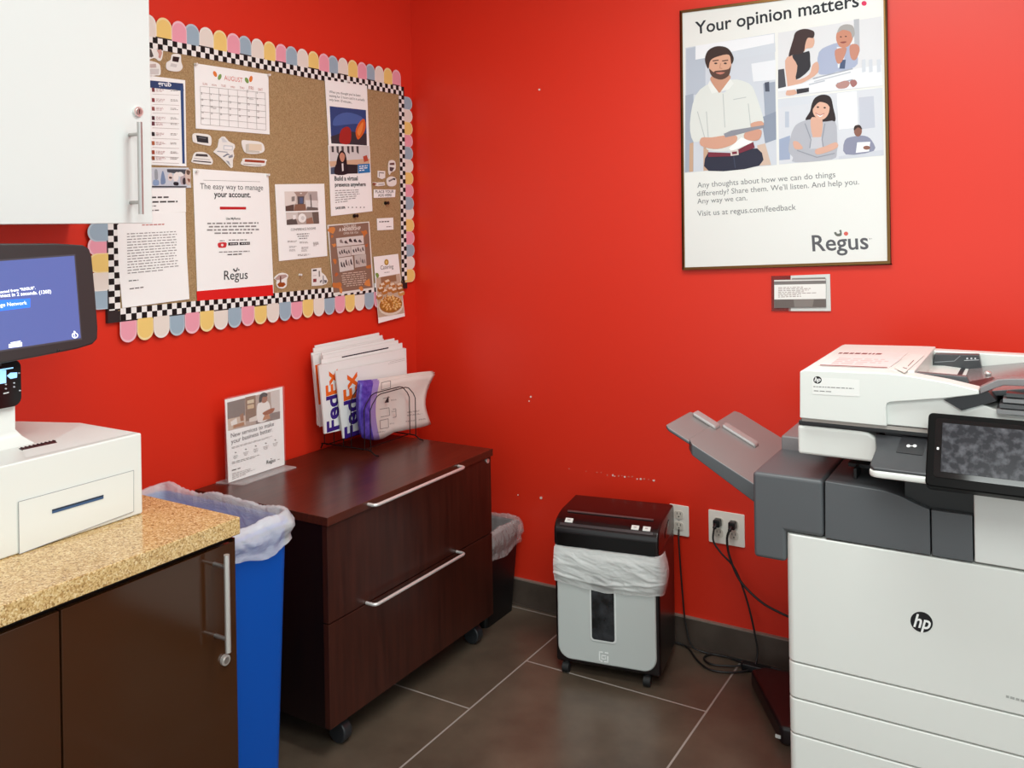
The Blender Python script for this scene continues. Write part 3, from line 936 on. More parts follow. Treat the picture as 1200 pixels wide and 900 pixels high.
# upper tall page with cartoon-like picture (figure left out)
sh, mb = paper([(380.7, 93.2), (430, 100.5), (432.8, 171), (385.3, 170.5)], BXF + 0.001, PAPER)
sh.crop = (300, 30, 6)
sh.text("When you thought you've been", (515, 473), (735, 500), '4a4948')
sh.text('waiting for 2 hours and it is actually', (515, 500), (765, 532), '4a4948')
sh.text('only been 10 minutes...', (515, 527), (680, 549), '4a4948')
sh.poly([(518, 566), (773, 594), (780, 843), (530, 828)], '31487f')
sh.smooth([(560, 640), (640, 610), (740, 640), (770, 700), (700, 690), (600, 700), (540, 700)], '4a66a6', 3)
sh.poly([(526, 780), (640, 740), (778, 760), (780, 843), (530, 828)], '37343c')
sh.smooth([(700, 745), (720, 690), (755, 655), (770, 680), (768, 730), (745, 775), (715, 800)], 'd8642a', 4)
sh.smooth([(712, 745), (735, 695), (755, 680), (745, 740), (725, 775)], 'ec8a45', 3)
sh.smooth([(595, 740), (640, 710), (668, 740), (660, 828), (590, 822)], 'a82c27', 3)
lab(obj('joke_page', mb), 'page with three lines of writing above a dark blue and orange picture', 'flyer')

# virtual presence flyer
sh, mb = paper([(384.6, 170), (433.2, 171), (436.5, 247.5), (388, 253.3)], BXF, PAPER)
sh.crop = (300, 170, 6)
sh.poly([(515, 8), (795, 5), (802, 190), (525, 205)], 'd8d5d3')
for pts, c in (([(515, 115), (800, 95), (800, 135), (520, 150)], 'd6b394'), ([(525, 150), (800, 140), (802, 190), (526, 205)], 'c2b9b5'), ([(640, 135), (715, 138), (715, 200), (640, 202)], '2c2a2e'), ([(525, 160), (570, 150), (575, 203), (526, 205)], '4c5a70'), ([(752, 80), (780, 70), (790, 110), (760, 120)], 'b9503c')):
    sh.poly(pts, c)
for i, x in enumerate((530, 565, 600, 640, 670, 705)):
    sh.poly([(x, 8), (x + 16, 8), (x + 18, 50 + (i % 2) * 14), (x + 3, 50)], '4d494a')
sh.smooth([(578, 70), (600, 38), (628, 60), (640, 130), (640, 200), (570, 204), (565, 130)], '241d1f', 4)
sh.smooth([(588, 70), (605, 52), (624, 72), (620, 105), (606, 120), (592, 100)], 'c98f76', 4)
sh.smooth([(560, 140), (600, 118), (640, 140), (645, 202), (555, 205)], '252128', 3)
sh.poly([(602, 130), (614, 128), (616, 180), (606, 185)], 'e9e4e2')
sh.poly([(716, 135), (800, 130), (803, 192), (718, 200)], '2f7dbb')
sh.lines([(725, 143), (790, 138), (792, 180), (727, 186)], 3, 'eef4f8', 0.5, 4, 3)
sh.text('Build a virtual', (553, 250), (716, 248), '3c3b3c', 0.02)
sh.text('presence anywhere', (556, 292), (772, 288), '3c3b3c', 0.02)
sh.lines([(556, 312), (735, 308), (738, 390), (558, 412)], 6, '9b9896', 0.35, 3, 8)
sh.text('SAVE 50%', (560, 452), (628, 446), '343334', 0.02)
for x in (650, 678, 706, 735, 760):
    sh.ell(x, 438, 5, 4, '8b8886')
lab(obj('service_flyer', mb), 'flyer with a photo of a woman on the phone and a blue square', 'flyer')

# orange autumn flyer
sh, mb = paper([(383.5, 263.6), (432.7, 259.6), (438.3, 339), (391, 346.5)], BXF + 0.0012, PAPER2)
sh.crop = (380, 250, 6.667)
sh.poly([(35, 100), (345, 72), (378, 580), (72, 622)], '8d6f5e')
rnd = random.Random(9)
for (cx, cy, s_) in ((60, 130, 26), (315, 155, 24), (75, 250, 14), (85, 370, 20), (100, 560, 30), (340, 540, 26), (330, 250, 14), (350, 420, 18), (130, 600, 20), (290, 590, 18), (60, 180, 12), (95, 480, 14)):
    sh.smooth([(cx + s_ * (0.5 + rnd.random()) * math.cos(a), cy + s_ * (0.5 + rnd.random()) * math.sin(a)) for a in [i * math.pi / 3.5 for i in range(7)]], rnd.choice(('c9773c', 'b9653a', 'd98a4a')), 3)
sh.text('YOU ARE', (150, 118), (250, 108), 'e6d8cc', 0.01)
sh.text('A MEMBERSHIP', (115, 142), (285, 128), 'efe4da', 0.02)
sh.text('OFFER FOR YOU', (150, 166), (265, 156), 'e6d8cc', 0.01)
for q, dk in (([(92, 195), (305, 172), (310, 240), (98, 262)], 0), ([(98, 268), (205, 256), (210, 330), (108, 345)], 1), ([(208, 256), (315, 246), (320, 318), (212, 328)], 2), ([(110, 350), (222, 335), (232, 440), (122, 460)], 3), ([(235, 330), (325, 318), (330, 410), (240, 425)], 4)):
    sh.poly(q, ('dcd5d0', 'cfc6c0', 'd6cec8', 'd9d2cd', 'c7bdb6')[dk])
    for i in range(5):
        u = 0.12 + 0.17 * i; v = 0.25 + 0.3 * rnd.random()
        sh.poly([lerp2(q, u, v), lerp2(q, u + 0.07, v - 0.1), lerp2(q, u + 0.14, 0.5 + v * 0.6), lerp2(q, u + 0.01, 0.4 + v * 0.6)], rnd.choice(('57494a', '8c7f7a', 'a89c96', '3b3336')))
sh.lines([(130, 465), (330, 445), (332, 560), (140, 580)], 7, 'd9c3b2', 0.4, 5, 7, 0.2, True)
lab(obj('autumn_flyer', mb), 'brown and orange autumn leaf flyer overlapping the bottom of the board', 'flyer')

# food brochure
sh, mb = paper([(437.8, 301), (466.6, 297.5), (470, 330), (474.5, 370.5), (443.7, 378.8)], 0.0172, PAPER)
sh.crop = (380, 250, 6.667)
sh.ell(486, 382, 17, 24, 'b8913a'); sh.ell(486, 382, 8, 12, 'e2c878')
sh.text('Catering', (440, 440), (540, 428), '4c4038', 0.0)
sh.lines([(470, 458), (510, 455), (510, 463), (470, 466)], 1, '7c726a', 0.6, 4, 3)
sh.poly([(405, 505), (590, 470), (625, 780), (422, 815)], 'c9b49e')
sh.poly([(440, 500), (560, 480), (565, 530), (445, 545)], '9a7355')
sh.smooth([(400, 470), (420, 468), (428, 490), (412, 506)], '7d9a45', 3)
for (x, y) in ((455, 560), (490, 535), (530, 560), (470, 610), (515, 590), (545, 600), (440, 590), (585, 560), (600, 620), (430, 650), (590, 590)):
    sh.poly([(x - 22, y - 8), (x + 12, y - 24), (x + 28, y - 6), (x + 26, y + 16), (x - 10, y + 28), (x - 24, y + 12)], rnd.choice(('b87a3d', 'cf9b58', 'a5692f')))
    sh.poly([(x - 18, y - 8), (x + 10, y - 20), (x + 22, y - 6), (x - 8, y + 6)], 'ecdcc4')
sh.ell(520, 720, 98, 78, 'e6dccb', -10); sh.ell(520, 712, 90, 66, 'a86e2e', -10)
for k in range(30):
    a = k * 2.39996; rr = 10 + 68 * math.sqrt((k + 1) / 30)
    x, y = 520 + rr * math.cos(a), 700 + rr * 0.72 * math.sin(a)
    sh.ell(x, y, 15, 9, rnd.choice(('d89a45', 'e5b264', 'c9853a')), math.degrees(a), 10)
    sh.ell(x + 2, y - 2, 7, 4, 'f0d7a4', math.degrees(a), 8)
lab(obj('food_brochure', mb), 'narrow catering brochure with bowl of pastry hanging off the lower right corner', 'brochure')


# push pins
def pin(label, px, X, big=False):
    p = XP(X).hit(*px)
    m_ = MB()
    mt = BLK if big else M('clear_pin', 'e9e6e2', 0.25)
    s_ = 1.6 if big else 1.0
    m_.cyl(p, p + Vector((0.003 * s_, 0, 0)), 0.0045 * s_, mt, 14).cyl(p + Vector((0.003 * s_, 0, 0)), p + Vector((0.009 * s_, 0, 0)), 0.0026 * s_, mt, 12)
    m_.cyl(p + Vector((0.009 * s_, 0, 0)), p + Vector((0.011 * s_, 0, 0)), 0.0042 * s_, mt, 14)
    return lab(obj('push_pin', m_), label, 'push pin', 'push pins on the cork board')


pin('clear pin at the top of the joke page', (407, 95.5), BXF + 0.0012)
pin('clear pin at the upper right corner of the August calendar', (314, 88), BXF + 0.0006)
pin('clear pin at the upper left corner of the August calendar', (228.5, 75.5), BXF + 0.0006)
pin('clear pin at the upper right corner of the account flyer', (313, 205), BXF + 0.0006)
pin('clear pin at the upper left corner of the account flyer', (229.5, 201), BXF + 0.0006)
pin('pair of stray white pin heads low on bare cork between the two bottom cut-outs', (350.8, 322), 0.0112)
pin('black pin above the orange autumn flyer', (415, 253), BXF + 0.0006, True)
pin('black pin below the word strip', (451.3, 238), 0.0112, True)

# ================================================================== framed poster
PF = YP(-0.018)
pq = [(796.5, 12.5), (1038.5, -19), (1043.5, 309), (799.5, 316.5)]
po = empty('framed_poster', (1.53, -0.018, 1.33), 'large framed poster about opinions in a thin bronze frame on the red wall', 'poster')
P = [PF.hit(*q) for q in pq]
mb = MB().prism([p + Vector((0, 0.004, 0)) for p in P], (0, 0.012, 0), DARKGAP); obj('backing', mb, po)
mb = MB()
for i in range(4):
    a, b2 = P[i], P[(i + 1) % 4]
    mb_c = sum(P, Vector()) / 4
    d1 = (b2 - a).normalized(); inw = d1.cross(Vector((0, 1, 0))); inw = inw if inw.dot(mb_c - a) > 0 else -inw
    wd = 0.009
    mb.prism([a, b2, b2 + (inw - d1) * wd, a + (inw + d1) * wd], (0, 0.016, 0), BRASS)
    for v_ in range(0): pass
obj('frame', mb, po, bevel=0.001)
PS = YP(-0.0145)
mb = MB().prism([PS.hit(*q) for q in pq], (0, 0.0008, 0), M('poster_paper', 'e9eae6', 0.3, spec=0.5))
obj('sheet', mb, po)
CA, CB = (780, 0, 4.2857), (780, 180, 4.2857)
mb = MB(); sh = Sheet(PS, mb, crop=CA)
sh.text('Your opinion matters', (150, 172), (972, 32), '262a30', 0.014)
obj('heading', mb, po)
mb = MB(); sh = Sheet(PS, mb, crop=CA); sh.ell(997, 17, 13, 12, 'e0335f'); obj('heading_dot', mb, po, label='round pink full stop')
# photo: man with tablet
mb = MB(); sh = Sheet(PS, mb, crop=CA)
sh.poly([(100, 240), (548, 166), (558, 828), (95, 868)], 'ced3dc')
for pts, c in (([(104, 245), (200, 225), (200, 470), (104, 480)], 'b7bfcc'), ([(100, 480), (140, 470), (140, 860), (97, 866)], 'a3abba'), ([(120, 720), (140, 715), (138, 862), (118, 864)], 'c7a58c'), ([(190, 740), (215, 740), (215, 856), (190, 858)], 'c9a78f'), ([(150, 230), (545, 170), (545, 230), (150, 300)], 'eceef2'), ([(330, 260), (550, 215), (552, 260), (340, 300)], 'cfd5de'), ([(490, 420), (550, 410), (554, 600), (500, 600)], '9da6b6'), ([(497, 415), (520, 410), (522, 460), (500, 460)], '4a5060'), ([(480, 590), (554, 560), (556, 700), (500, 720)], '8d97a9'), ([(460, 730), (500, 720), (530, 828), (470, 832)], 'd2b9a8'), ([(430, 320), (552, 300), (553, 400), (440, 410)], 'e6e9ee')):
    sh.poly(pts, c)
sh.smooth([(212, 770), (300, 775), (460, 745), (470, 832), (216, 858)], '2f3142', 3)
sh.smooth([(222, 420), (262, 455), (300, 462), (330, 400), (420, 420), (455, 480), (494, 610), (470, 640), (425, 640), (440, 720), (330, 758), (208, 752), (200, 700), (140, 712), (122, 620), (150, 480)], 'dde0dc', 3)
for l in ([(288, 470), (298, 640)], [(205, 560), (215, 700)], [(415, 520), (428, 640)], [(340, 500), (405, 488)], [(160, 560), (196, 690)]):
    sh.line(l, 4, 'bcc1c0')
sh.smooth([(228, 385), (318, 375), (322, 410), (300, 440), (268, 466), (238, 425)], 'c9957c', 3)
sh.poly([(222, 405), (265, 462), (232, 470), (212, 425)], 'e7e9e6'); sh.poly([(325, 395), (275, 462), (318, 448), (342, 420)], 'e7e9e6')
sh.smooth([(212, 310), (225, 275), (270, 262), (320, 270), (330, 330), (312, 378), (276, 400), (236, 382)], 'd8a58b', 4)
sh.smooth([(218, 345), (240, 362), (250, 356), (290, 352), (318, 345), (328, 328), (318, 378), (278, 400), (234, 384)], '5b4138', 4)
sh.smooth([(252, 366), (275, 362), (298, 364), (276, 374)], 'c47c6c', 3)
sh.smooth([(202, 322), (198, 290), (215, 252), (258, 232), (312, 242), (342, 290), (330, 322), (318, 275), (258, 285), (225, 305), (215, 345)], '3c2a26', 4)
for x in (252, 300):
    sh.ell(x, 318, 8, 4, '3f3030'); sh.line([(x - 16, 306), (x + 14, 302)], 5, '4a342e')
sh.line([(276, 318), (272, 342), (284, 344)], 3, 'b37f68')
sh.smooth([(180, 692), (230, 690), (300, 680), (356, 682), (352, 715), (300, 740), (240, 748), (176, 730)], 'd3a08a', 3)
sh.poly([(318, 745), (380, 690), (440, 715), (330, 758)], 'f3f3f2')
sh.smooth([(398, 668), (440, 650), (482, 655), (470, 700), (430, 706), (396, 695)], 'd09b86', 3)
sh.smooth([(428, 620), (480, 608), (492, 630), (440, 645)], 'd3a08a', 3)
sh.poly([(292, 672), (330, 655), (496, 628), (494, 640), (340, 682), (300, 690)], '8d8f99')
sh.poly([(212, 764), (330, 768), (440, 712), (448, 742), (330, 785), (214, 788)], '7a3040')
sh.poly([(325, 757), (365, 752), (367, 778), (327, 783)], 'd9cfc8'); sh.poly([(333, 763), (358, 760), (359, 773), (335, 776)], '7a3040')
sh.line([(342, 785), (350, 845)], 4, '454a60')
obj('portrait_photo', mb, po, label='photo of a bearded man holding a tablet')
# photo: two people talking
mb = MB(); sh = Sheet(PS, mb, crop=CA)
sh.poly([(565, 165), (1085, 82), (1090, 430), (565, 492)], 'dfe0e3')
sh.poly([(945, 98), (972, 94), (975, 260), (950, 262)], 'b9bcc2')
sh.poly([(880, 112), (945, 100), (948, 260), (890, 265)], 'e4e4e6')
sh.poly([(565, 350), (595, 345), (605, 435), (565, 445)], '4a4a52')
sh.smooth([(770, 262), (830, 225), (880, 215), (945, 235), (965, 320), (900, 355), (800, 375), (765, 360)], 'aab3cc', 3)
sh.poly([(860, 235), (905, 240), (890, 345), (865, 340)], 'dfe4ee'); sh.poly([(880, 300), (905, 300), (900, 345), (872, 345)], '4a5878')
sh.smooth([(860, 165), (885, 140), (930, 145), (942, 185), (920, 230), (880, 238), (858, 205)], 'c98a72', 4)
sh.smooth([(862, 165), (875, 135), (905, 122), (940, 130), (950, 170), (938, 190), (928, 160), (890, 150)], 'a9a6a4', 4)
sh.ell(880, 185, 5, 3, '453030'); sh.ell(905, 183, 5, 3, '453030'); sh.smooth([(875, 212), (895, 208), (910, 210), (892, 218)], '8f4a44', 2)
sh.smooth([(850, 255), (885, 240), (910, 245), (885, 310), (860, 315)], 'c58a76', 3)
sh.smooth([(925, 230), (960, 222), (975, 250), (955, 300), (930, 290)], 'c58a76', 3)
sh.smooth([(600, 305), (640, 280), (662, 330), (655, 400), (720, 375), (738, 325), (765, 312), (765, 365), (700, 410), (645, 435), (660, 470), (605, 478), (612, 430)], 'd9ab96', 3)
sh.smooth([(636, 278), (700, 262), (722, 258), (726, 300), (722, 350), (655, 400), (662, 330)], '2f2d33', 3)
sh.poly([(655, 430), (720, 415), (722, 460), (660, 472)], '35333a')
sh.smooth([(697, 195), (735, 180), (748, 205), (738, 238), (706, 244), (695, 260), (690, 230)], 'dcae98', 3)
sh.smooth([(618, 280), (640, 200), (655, 160), (700, 145), (745, 158), (742, 190), (715, 190), (702, 220), (696, 255), (680, 270), (640, 275)], '3e2b2b', 4)
sh.poly([(565, 445), (700, 415), (860, 360), (1085, 325), (1090, 430), (720, 468), (720, 440), (565, 460)], 'e9ebef')
for l, c in (([(740, 395), (940, 345)], 'a4a9b4'), ([(745, 410), (930, 362)], 'c3c7cf'), ([(860, 420), (940, 400)], '9aa0ad'), ([(720, 425), (800, 405)], 'b9bec8')):
    sh.line(l, 6, c)
sh.smooth([(855, 425), (900, 405), (925, 415), (910, 440), (870, 445)], 'b58a84', 3)
sh.smooth([(925, 410), (950, 400), (962, 420), (940, 438)], 'a5706c', 3)
for x in (985, 1020, 1060):
    sh.poly([(x, 300), (x + 18, 297), (x + 20, 360), (x + 2, 364)], 'd0d5dd')
obj('meeting_photo', mb, po, label='photo of a woman and a grey-haired man talking')
# photo: smiling woman
mb = MB(); sh = Sheet(PS, mb, crop=CA)
sh.poly([(565, 498), (1090, 440), (1096, 780), (570, 826)], 'd6d9e0')
for pts, c in (([(970, 490), (1045, 482), (1052, 640), (976, 650)], 'c3c7d3'), ([(565, 498), (730, 480), (730, 520), (566, 540)], 'd3d8e0'), ([(570, 700), (625, 680), (625, 800), (571, 805)], '9fabc4'), ([(860, 470), (960, 458), (965, 640), (870, 650)], 'f3f4f6'), ([(870, 785), (1095, 752), (1096, 780), (870, 800)], 'ccd0d9'), ([(600, 560), (620, 560), (620, 640), (600, 640)], 'bcc4d2')):
    sh.poly(pts, c)
sh.smooth([(900, 705), (945, 685), (1000, 682), (1035, 705), (1045, 758), (905, 776)], '8d90a6', 3)
sh.ell(966, 658, 20, 28, '8a5f52'); sh.smooth([(946, 655), (950, 632), (975, 628), (987, 650), (966, 640)], '3b2b29', 3)
sh.poly([(962, 715), (1028, 712), (1022, 760), (955, 768)], 'eef0f4'); sh.ell(1010, 742, 18, 10, '8f6355')
sh.smooth([(735, 520), (752, 490), (790, 475), (828, 488), (842, 540), (852, 608), (800, 614), (745, 600), (702, 602), (725, 560)], '2f2426', 4)
sh.smooth([(640, 650), (665, 620), (725, 600), (790, 612), (852, 612), (862, 700), (860, 765), (835, 800), (650, 815), (640, 790), (618, 760), (625, 700)], 'b4b6bf', 3)
sh.smooth([(728, 598), (760, 590), (788, 602), (780, 690), (740, 690)], 'd9ac98', 3)
sh.poly([(726, 690), (784, 688), (788, 745), (722, 748)], 'c7c8cf')
sh.smooth([(740, 540), (748, 510), (785, 500), (820, 515), (820, 565), (795, 598), (762, 594), (742, 570)], 'e0b29d', 4)
sh.smooth([(738, 548), (742, 510), (775, 492), (812, 500), (828, 545), (812, 522), (775, 512), (752, 530)], '2f2426', 3)
sh.ell(765, 538, 6, 4, '3b2a2a'); sh.ell(799, 541, 6, 4, '3b2a2a'); sh.smooth([(754, 568), (775, 578), (795, 570), (776, 588)], 'f4efee', 3); sh.line([(752, 567), (776, 580), (797, 569)], 3, 'b5605c')
sh.line([(700, 620), (730, 700), (724, 745)], 5, '9296a2'); sh.line([(800, 620), (786, 700), (792, 740)], 5, '9296a2')
sh.smooth([(640, 712), (665, 712), (690, 745), (650, 748)], 'd9ab98', 3)
sh.smooth([(752, 752), (800, 735), (855, 714), (864, 740), (810, 765), (760, 776)], 'd9ab98', 3)
sh.line([(660, 755), (760, 790), (850, 770)], 5, '9699a4')
obj('smiling_woman_photo', mb, po, label='photo of a smiling woman with folded arms')
mb = MB(); sh = Sheet(PS, mb, crop=CB)
sh.text('Any thoughts about how we can do things', (160, 172), (853, 118), '7c7d7f')
sh.text("differently? Share them. We'll listen. And help you.", (158, 214), (972, 154), '7c7d7f')
sh.text('Any way we can.', (160, 252), (410, 234), '7c7d7f')
sh.text('Visit us at regus.com/feedback', (160, 314), (655, 282), '7c7d7f')
obj('body_text', mb, po)
mb = MB(); sh = Sheet(PS, mb, crop=CB)
sh.text('Regus', (738, 490), (1020, 478), '5c5d61', 0.012)
sh.smooth([(846, 396), (856, 394), (862, 402), (876, 399), (872, 386), (882, 384), (884, 410), (866, 416), (852, 409)], '6b7068', 3)
sh.ell(906, 402, 11, 10, 'd8665c'); sh.lines([(1022, 426), (1036, 425), (1036, 430), (1022, 431)], 1, '8b8b8b', 0.8, 1, 1)
obj('logo', mb, po, label='grey word mark with a sprout and red dot')

# plaque under it
pk = empty('instruction_plaque', (1.6, -0.01, 1.2), 'small white and clear plaque with an instruction card below the poster', 'plaque')
C8 = (880, 310, 10)
mb = MB(); s_ = Sheet(YP(-0.006), mb, crop=C8); mb.prism([s_.h(q, 0) for q in ((465, 130), (925, 112), (935, 545), (440, 545))], (0, 0.005, 0), WPL2); obj('backing_plate', mb, pk)
mb = MB(); s_ = Sheet(YP(-0.0062), mb, crop=C8); mb.prism([s_.h(q, 0) for q in ((238, 135), (466, 128), (466, 545), (240, 545))], (0, 0.0042, 0), ACR_RED); obj('clear_plate', mb, pk, label='clear end over the red wall')
mb = MB(); s_ = Sheet(YP(-0.010), mb, crop=C8); mb.prism([s_.h(q, 0) for q in ((270, 182), (878, 165), (880, 500), (272, 508))], (0, 0.003, 0), M('plaque_grey', '7b7471', 0.25))
s_.poly([(480, 160), (872, 150), (872, 170), (480, 178)], '8d8782')
s_.poly([(272, 182), (876, 172), (876, 186), (272, 198)], 'e7e4df')
s_.poly([(274, 238), (878, 226), (878, 402), (274, 410)], 'f4f2ee')
s_.lines([(320, 262), (800, 252), (850, 372), (320, 390)], 7, '9b8885', 0.4, 6, 12, 0.5)
s_.poly([(278, 412), (876, 404), (876, 496), (278, 502)], '6f6662'); s_.poly([(500, 409), (740, 406), (720, 498), (510, 500)], '8a827d')
obj('card', mb, pk)

# ================================================================== outlets
def outlet(name, label, x0, x1, z0, z1, gangs):
    e = empty(name, ((x0 + x1) / 2, 0, z0), label, 'outlet')
    pts = rrect(x0, x1, z0, z1, 0.004, 3)
    obj('plate', MB().prism([(x, -0.006, z) for x, z in pts], (0, 0.005, 0), IVORY), e, bevel=0.0015)
    cxs = [(x0 + x1) / 2] if gangs == 1 else [x0 + (x1 - x0) * 0.29, x0 + (x1 - x0) * 0.71]
    for cx in cxs:
        for cz in ((z0 + z1) / 2 + 0.02, (z0 + z1) / 2 - 0.02):
            m_ = MB().prism([(x, -0.0085, z) for x, z in rrect(cx - 0.016, cx + 0.016, cz - 0.014, cz + 0.014, 0.009, 5)], (0, 0.004, 0), M('receptacle_ivory', 'dcd6ca', 0.4))
            for dx in (-0.006, 0.006):
                m_.box(cx + dx - 0.001, cx + dx + 0.001, -0.0088, -0.0084, cz + 0.001, cz + 0.009, BLK)
            m_.cyl((cx, -0.0088, cz - 0.006), (cx, -0.0084, cz - 0.006), 0.0024, BLK, 10)
            obj('receptacle', m_, e)
        obj('screw', MB().cyl((cx, -0.0072, (z0 + z1) / 2), (cx, -0.0058, (z0 + z1) / 2), 0.003, CHROME, 12), e)
    return cxs


outlet('wall_outlet', 'ivory single outlet plate half hidden behind the paper shredder', 1.131, 1.203, 0.386, 0.494, 1)
cxs = outlet('wall_outlet', 'ivory double outlet plate with two black plugs beside the printer', 1.275, 1.402, 0.383, 0.496, 2)


def cord(label, plugpos, path, r=0.0036):
    e = empty('electrical_cable', plugpos, label, 'cord')
    px_, pz_ = plugpos[0], plugpos[2]
    m_ = MB().prism([(px_ + a, -0.009, pz_ + b_) for a, b_ in rrect(-0.012, 0.012, -0.013, 0.013, 0.006, 4)], (0, -0.026, 0), BLK)
    m_.cyl((px_, -0.035, pz_), (px_ - 0.002, -0.05, pz_ - 0.012), 0.0065, BLK, 12)
    obj('plug', m_, e, bevel=0.003)
    obj('cable', MB().tube(spline([(px_ - 0.002, -0.05, pz_ - 0.01)] + path, 9), r, CORDM, 8), e)


YC = YP(-0.055)
c1, c2 = cxs
zt = (0.383 + 0.496) / 2 + 0.02
def yp(x, y, Y=-0.05):
    return YP(Y).hit(x, y)
cord('black cord running from the left plug down to the coiled cords on the floor', (c1, 0, zt),
     [yp(836, 634), yp(845, 648), yp(862, 668, -0.045), yp(876, 706, -0.045), yp(885, 745, -0.045), (1.452, -0.05, 0.05), (1.44, -0.075, 0.012), (1.39, -0.12, 0.006), (1.32, -0.14, 0.006), (1.26, -0.10, 0.006), (1.2, -0.03, 0.006), (1.15, -0.025, 0.012)], 0.0034)
cord('thick black cord curving from the right plug to behind the printer', (c2, 0, zt),
     [yp(852, 632), yp(855, 652), yp(867, 680, -0.05), yp(889, 703, -0.06), yp(910, 716, -0.06), (1.60, -0.07, 0.205), (1.70, -0.08, 0.23), (1.80, -0.09, 0.3)], 0.0042)
cp = [(1.168, -0.012, 0.41), (1.176, -0.035, 0.37), (1.186, -0.035, 0.2), (1.195, -0.035, 0.10), (1.22, -0.045, 0.025), (1.262, -0.035, 0.006), (1.33, -0.03, 0.006), (1.40, -0.03, 0.007), (1.45, -0.045, 0.007)]
obj('shredder_cord', MB().tube(spline(cp, 9), 0.003, CORDM, 8), label='thin black cord hanging behind the shredder to the floor', cat='cord')
cp = [(1.50, -0.06, 0.006), (1.42, -0.05, 0.006), (1.35, -0.03, 0.006), (1.29, -0.035, 0.006), (1.275, -0.075, 0.006), (1.31, -0.105, 0.007), (1.37, -0.09, 0.009), (1.43, -0.06, 0.012), (1.50, -0.045, 0.014), (1.60, -0.05, 0.008)]
obj('coiled_cord', MB().tube(spline(cp, 10), 0.0034, CORDM, 8), label='loop of black cord lying on the floor tile by the baseboard', cat='cord')
mb = MB().prism([(x, y, 0.001) for x, y in rrect(1.405, 1.50, -0.085, -0.055, 0.008, 4)], (0, 0, 0.024), BLK)
obj('power_adapter', mb, bevel=0.004, label='small black power adapter among the coiled cords on the floor', cat='adapter')
e = empty('battery_backup', (1.62, -0.26, 0), 'dark flat plastic box on the floor beside the printer', 'box')
pts = [ZP(0.05).hit(*q) for q in ((878.5, 800), (889, 792), (921, 787), (960, 800), (960, 870), (921, 838))]
lo = [(1.462, -0.165), (1.50, -0.125), (1.64, -0.115), (1.70, -0.12), (1.70, -0.44), (1.628, -0.445)]
mb = MB().prism([(x, y, 0.001) for x, y in lo], (0, 0, 0.055), M('dark_maroon_plastic', '1d1214', 0.35)); obj('case', mb, e, bevel=0.012, seg=3)
obj('badge', MB().box(1.615, 1.630, -0.447, -0.4455, 0.02, 0.03, WPL2), e)

# ================================================================== lateral file cabinet
fc = empty('lateral_file_cabinet', (0.29, -0.72, 0), 'dark mahogany two drawer file cabinet on casters in the corner', 'file cabinet')
FY0, FY1 = -1.150, -0.300
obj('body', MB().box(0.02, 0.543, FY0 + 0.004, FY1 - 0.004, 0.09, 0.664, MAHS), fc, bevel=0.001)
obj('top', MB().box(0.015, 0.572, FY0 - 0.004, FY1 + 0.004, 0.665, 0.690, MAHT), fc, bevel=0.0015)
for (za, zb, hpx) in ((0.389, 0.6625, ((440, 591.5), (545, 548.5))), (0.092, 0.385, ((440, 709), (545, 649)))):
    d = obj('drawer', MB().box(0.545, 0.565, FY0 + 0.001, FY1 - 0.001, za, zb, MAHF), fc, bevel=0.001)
    HX = 0.600
    a = XP(HX).hit(*hpx[0]); b2 = XP(HX).hit(*hpx[1])
    zz = (a.z + b2.z) / 2
    pth = [(0.565, a.y, zz)] + [(HX - 0.012 + 0.012 * math.sin(t), a.y + 0.012 - 0.012 * math.cos(t), zz) for t in (0.2, 0.8, 1.57)] + [(HX - 0.012 + 0.012 * math.sin(t), b2.y - 0.012 + 0.012 * math.cos(t), zz) for t in (1.57, 0.8, 0.2)] + [(0.565, b2.y, zz)]
    obj('handle', MB().tube(pth, 0.005, M('bright_nickel', 'e4e2df', 0.3, 0.5), 12), d)
lk = XP(0.566).hit(571, 531)
obj('lock', MB().cyl((0.563, lk.y, 0.652), (0.569, lk.y, 0.652), 0.008, CHROME, 16), fc)
for x in (0.515, 0.08):
    for y in (-1.055, -0.36):
        c = obj('caster', MB().cyl((x, y - 0.018, 0.034), (x, y + 0.018, 0.034), 0.033, M('caster_grey', '26282b', 0.4), 24), fc, bevel=0.006)
        obj('bracket', MB().box(x - 0.02, x + 0.02, y - 0.012, y + 0.012, 0.066, 0.092, BLK).cyl((x, y, 0.034), (x, y, 0.09), 0.006, BLK, 10), c)

# acrylic sign holder with printed page
ZT = 0.6905
sg = empty('sign_holder', (0.07, -0.95, ZT), 'clear acrylic table sign holder on the left end of the file cabinet', 'sign holder')
SP = XP(0.066)
sq = [(264, 468.5), (331, 453.5), (333.5, 546.5), (268, 570.5)]
P = [SP.hit(*q) for q in sq]
yl, yr = P[3].y, P[2].y
zt_, zb_ = (P[0].z + P[1].z) / 2, ZT + 0.004
obj('panel', MB().box(0.0555, 0.059, yl - 0.003, yr + 0.003, zb_, zt_ + 0.003, ACR2).box(0.0665, 0.0685, yl - 0.003, yr + 0.003, zb_, zt_ + 0.003, ACR2), sg)
obj('foot', MB().prism([(0.02, yl - 0.012, ZT), (0.118, yl + 0.012, ZT), (0.118, yr + 0.004, ZT), (0.02, yr - 0.004, ZT)], (0, 0, 0.0035), ACR), sg)
sh, mb = paper(sq, 0, PAPER, t=0.003, plane=Plane((0.0655, 0, 0), (1, 0, 0)))
for v_ in mb.v:
    v_.z = max(v_.z, ZT + 0.0045)
sh.crop = (250, 440, 6.43)
sh.poly([(105, 205), (500, 105), (503, 325), (112, 418)], 'b5a194')
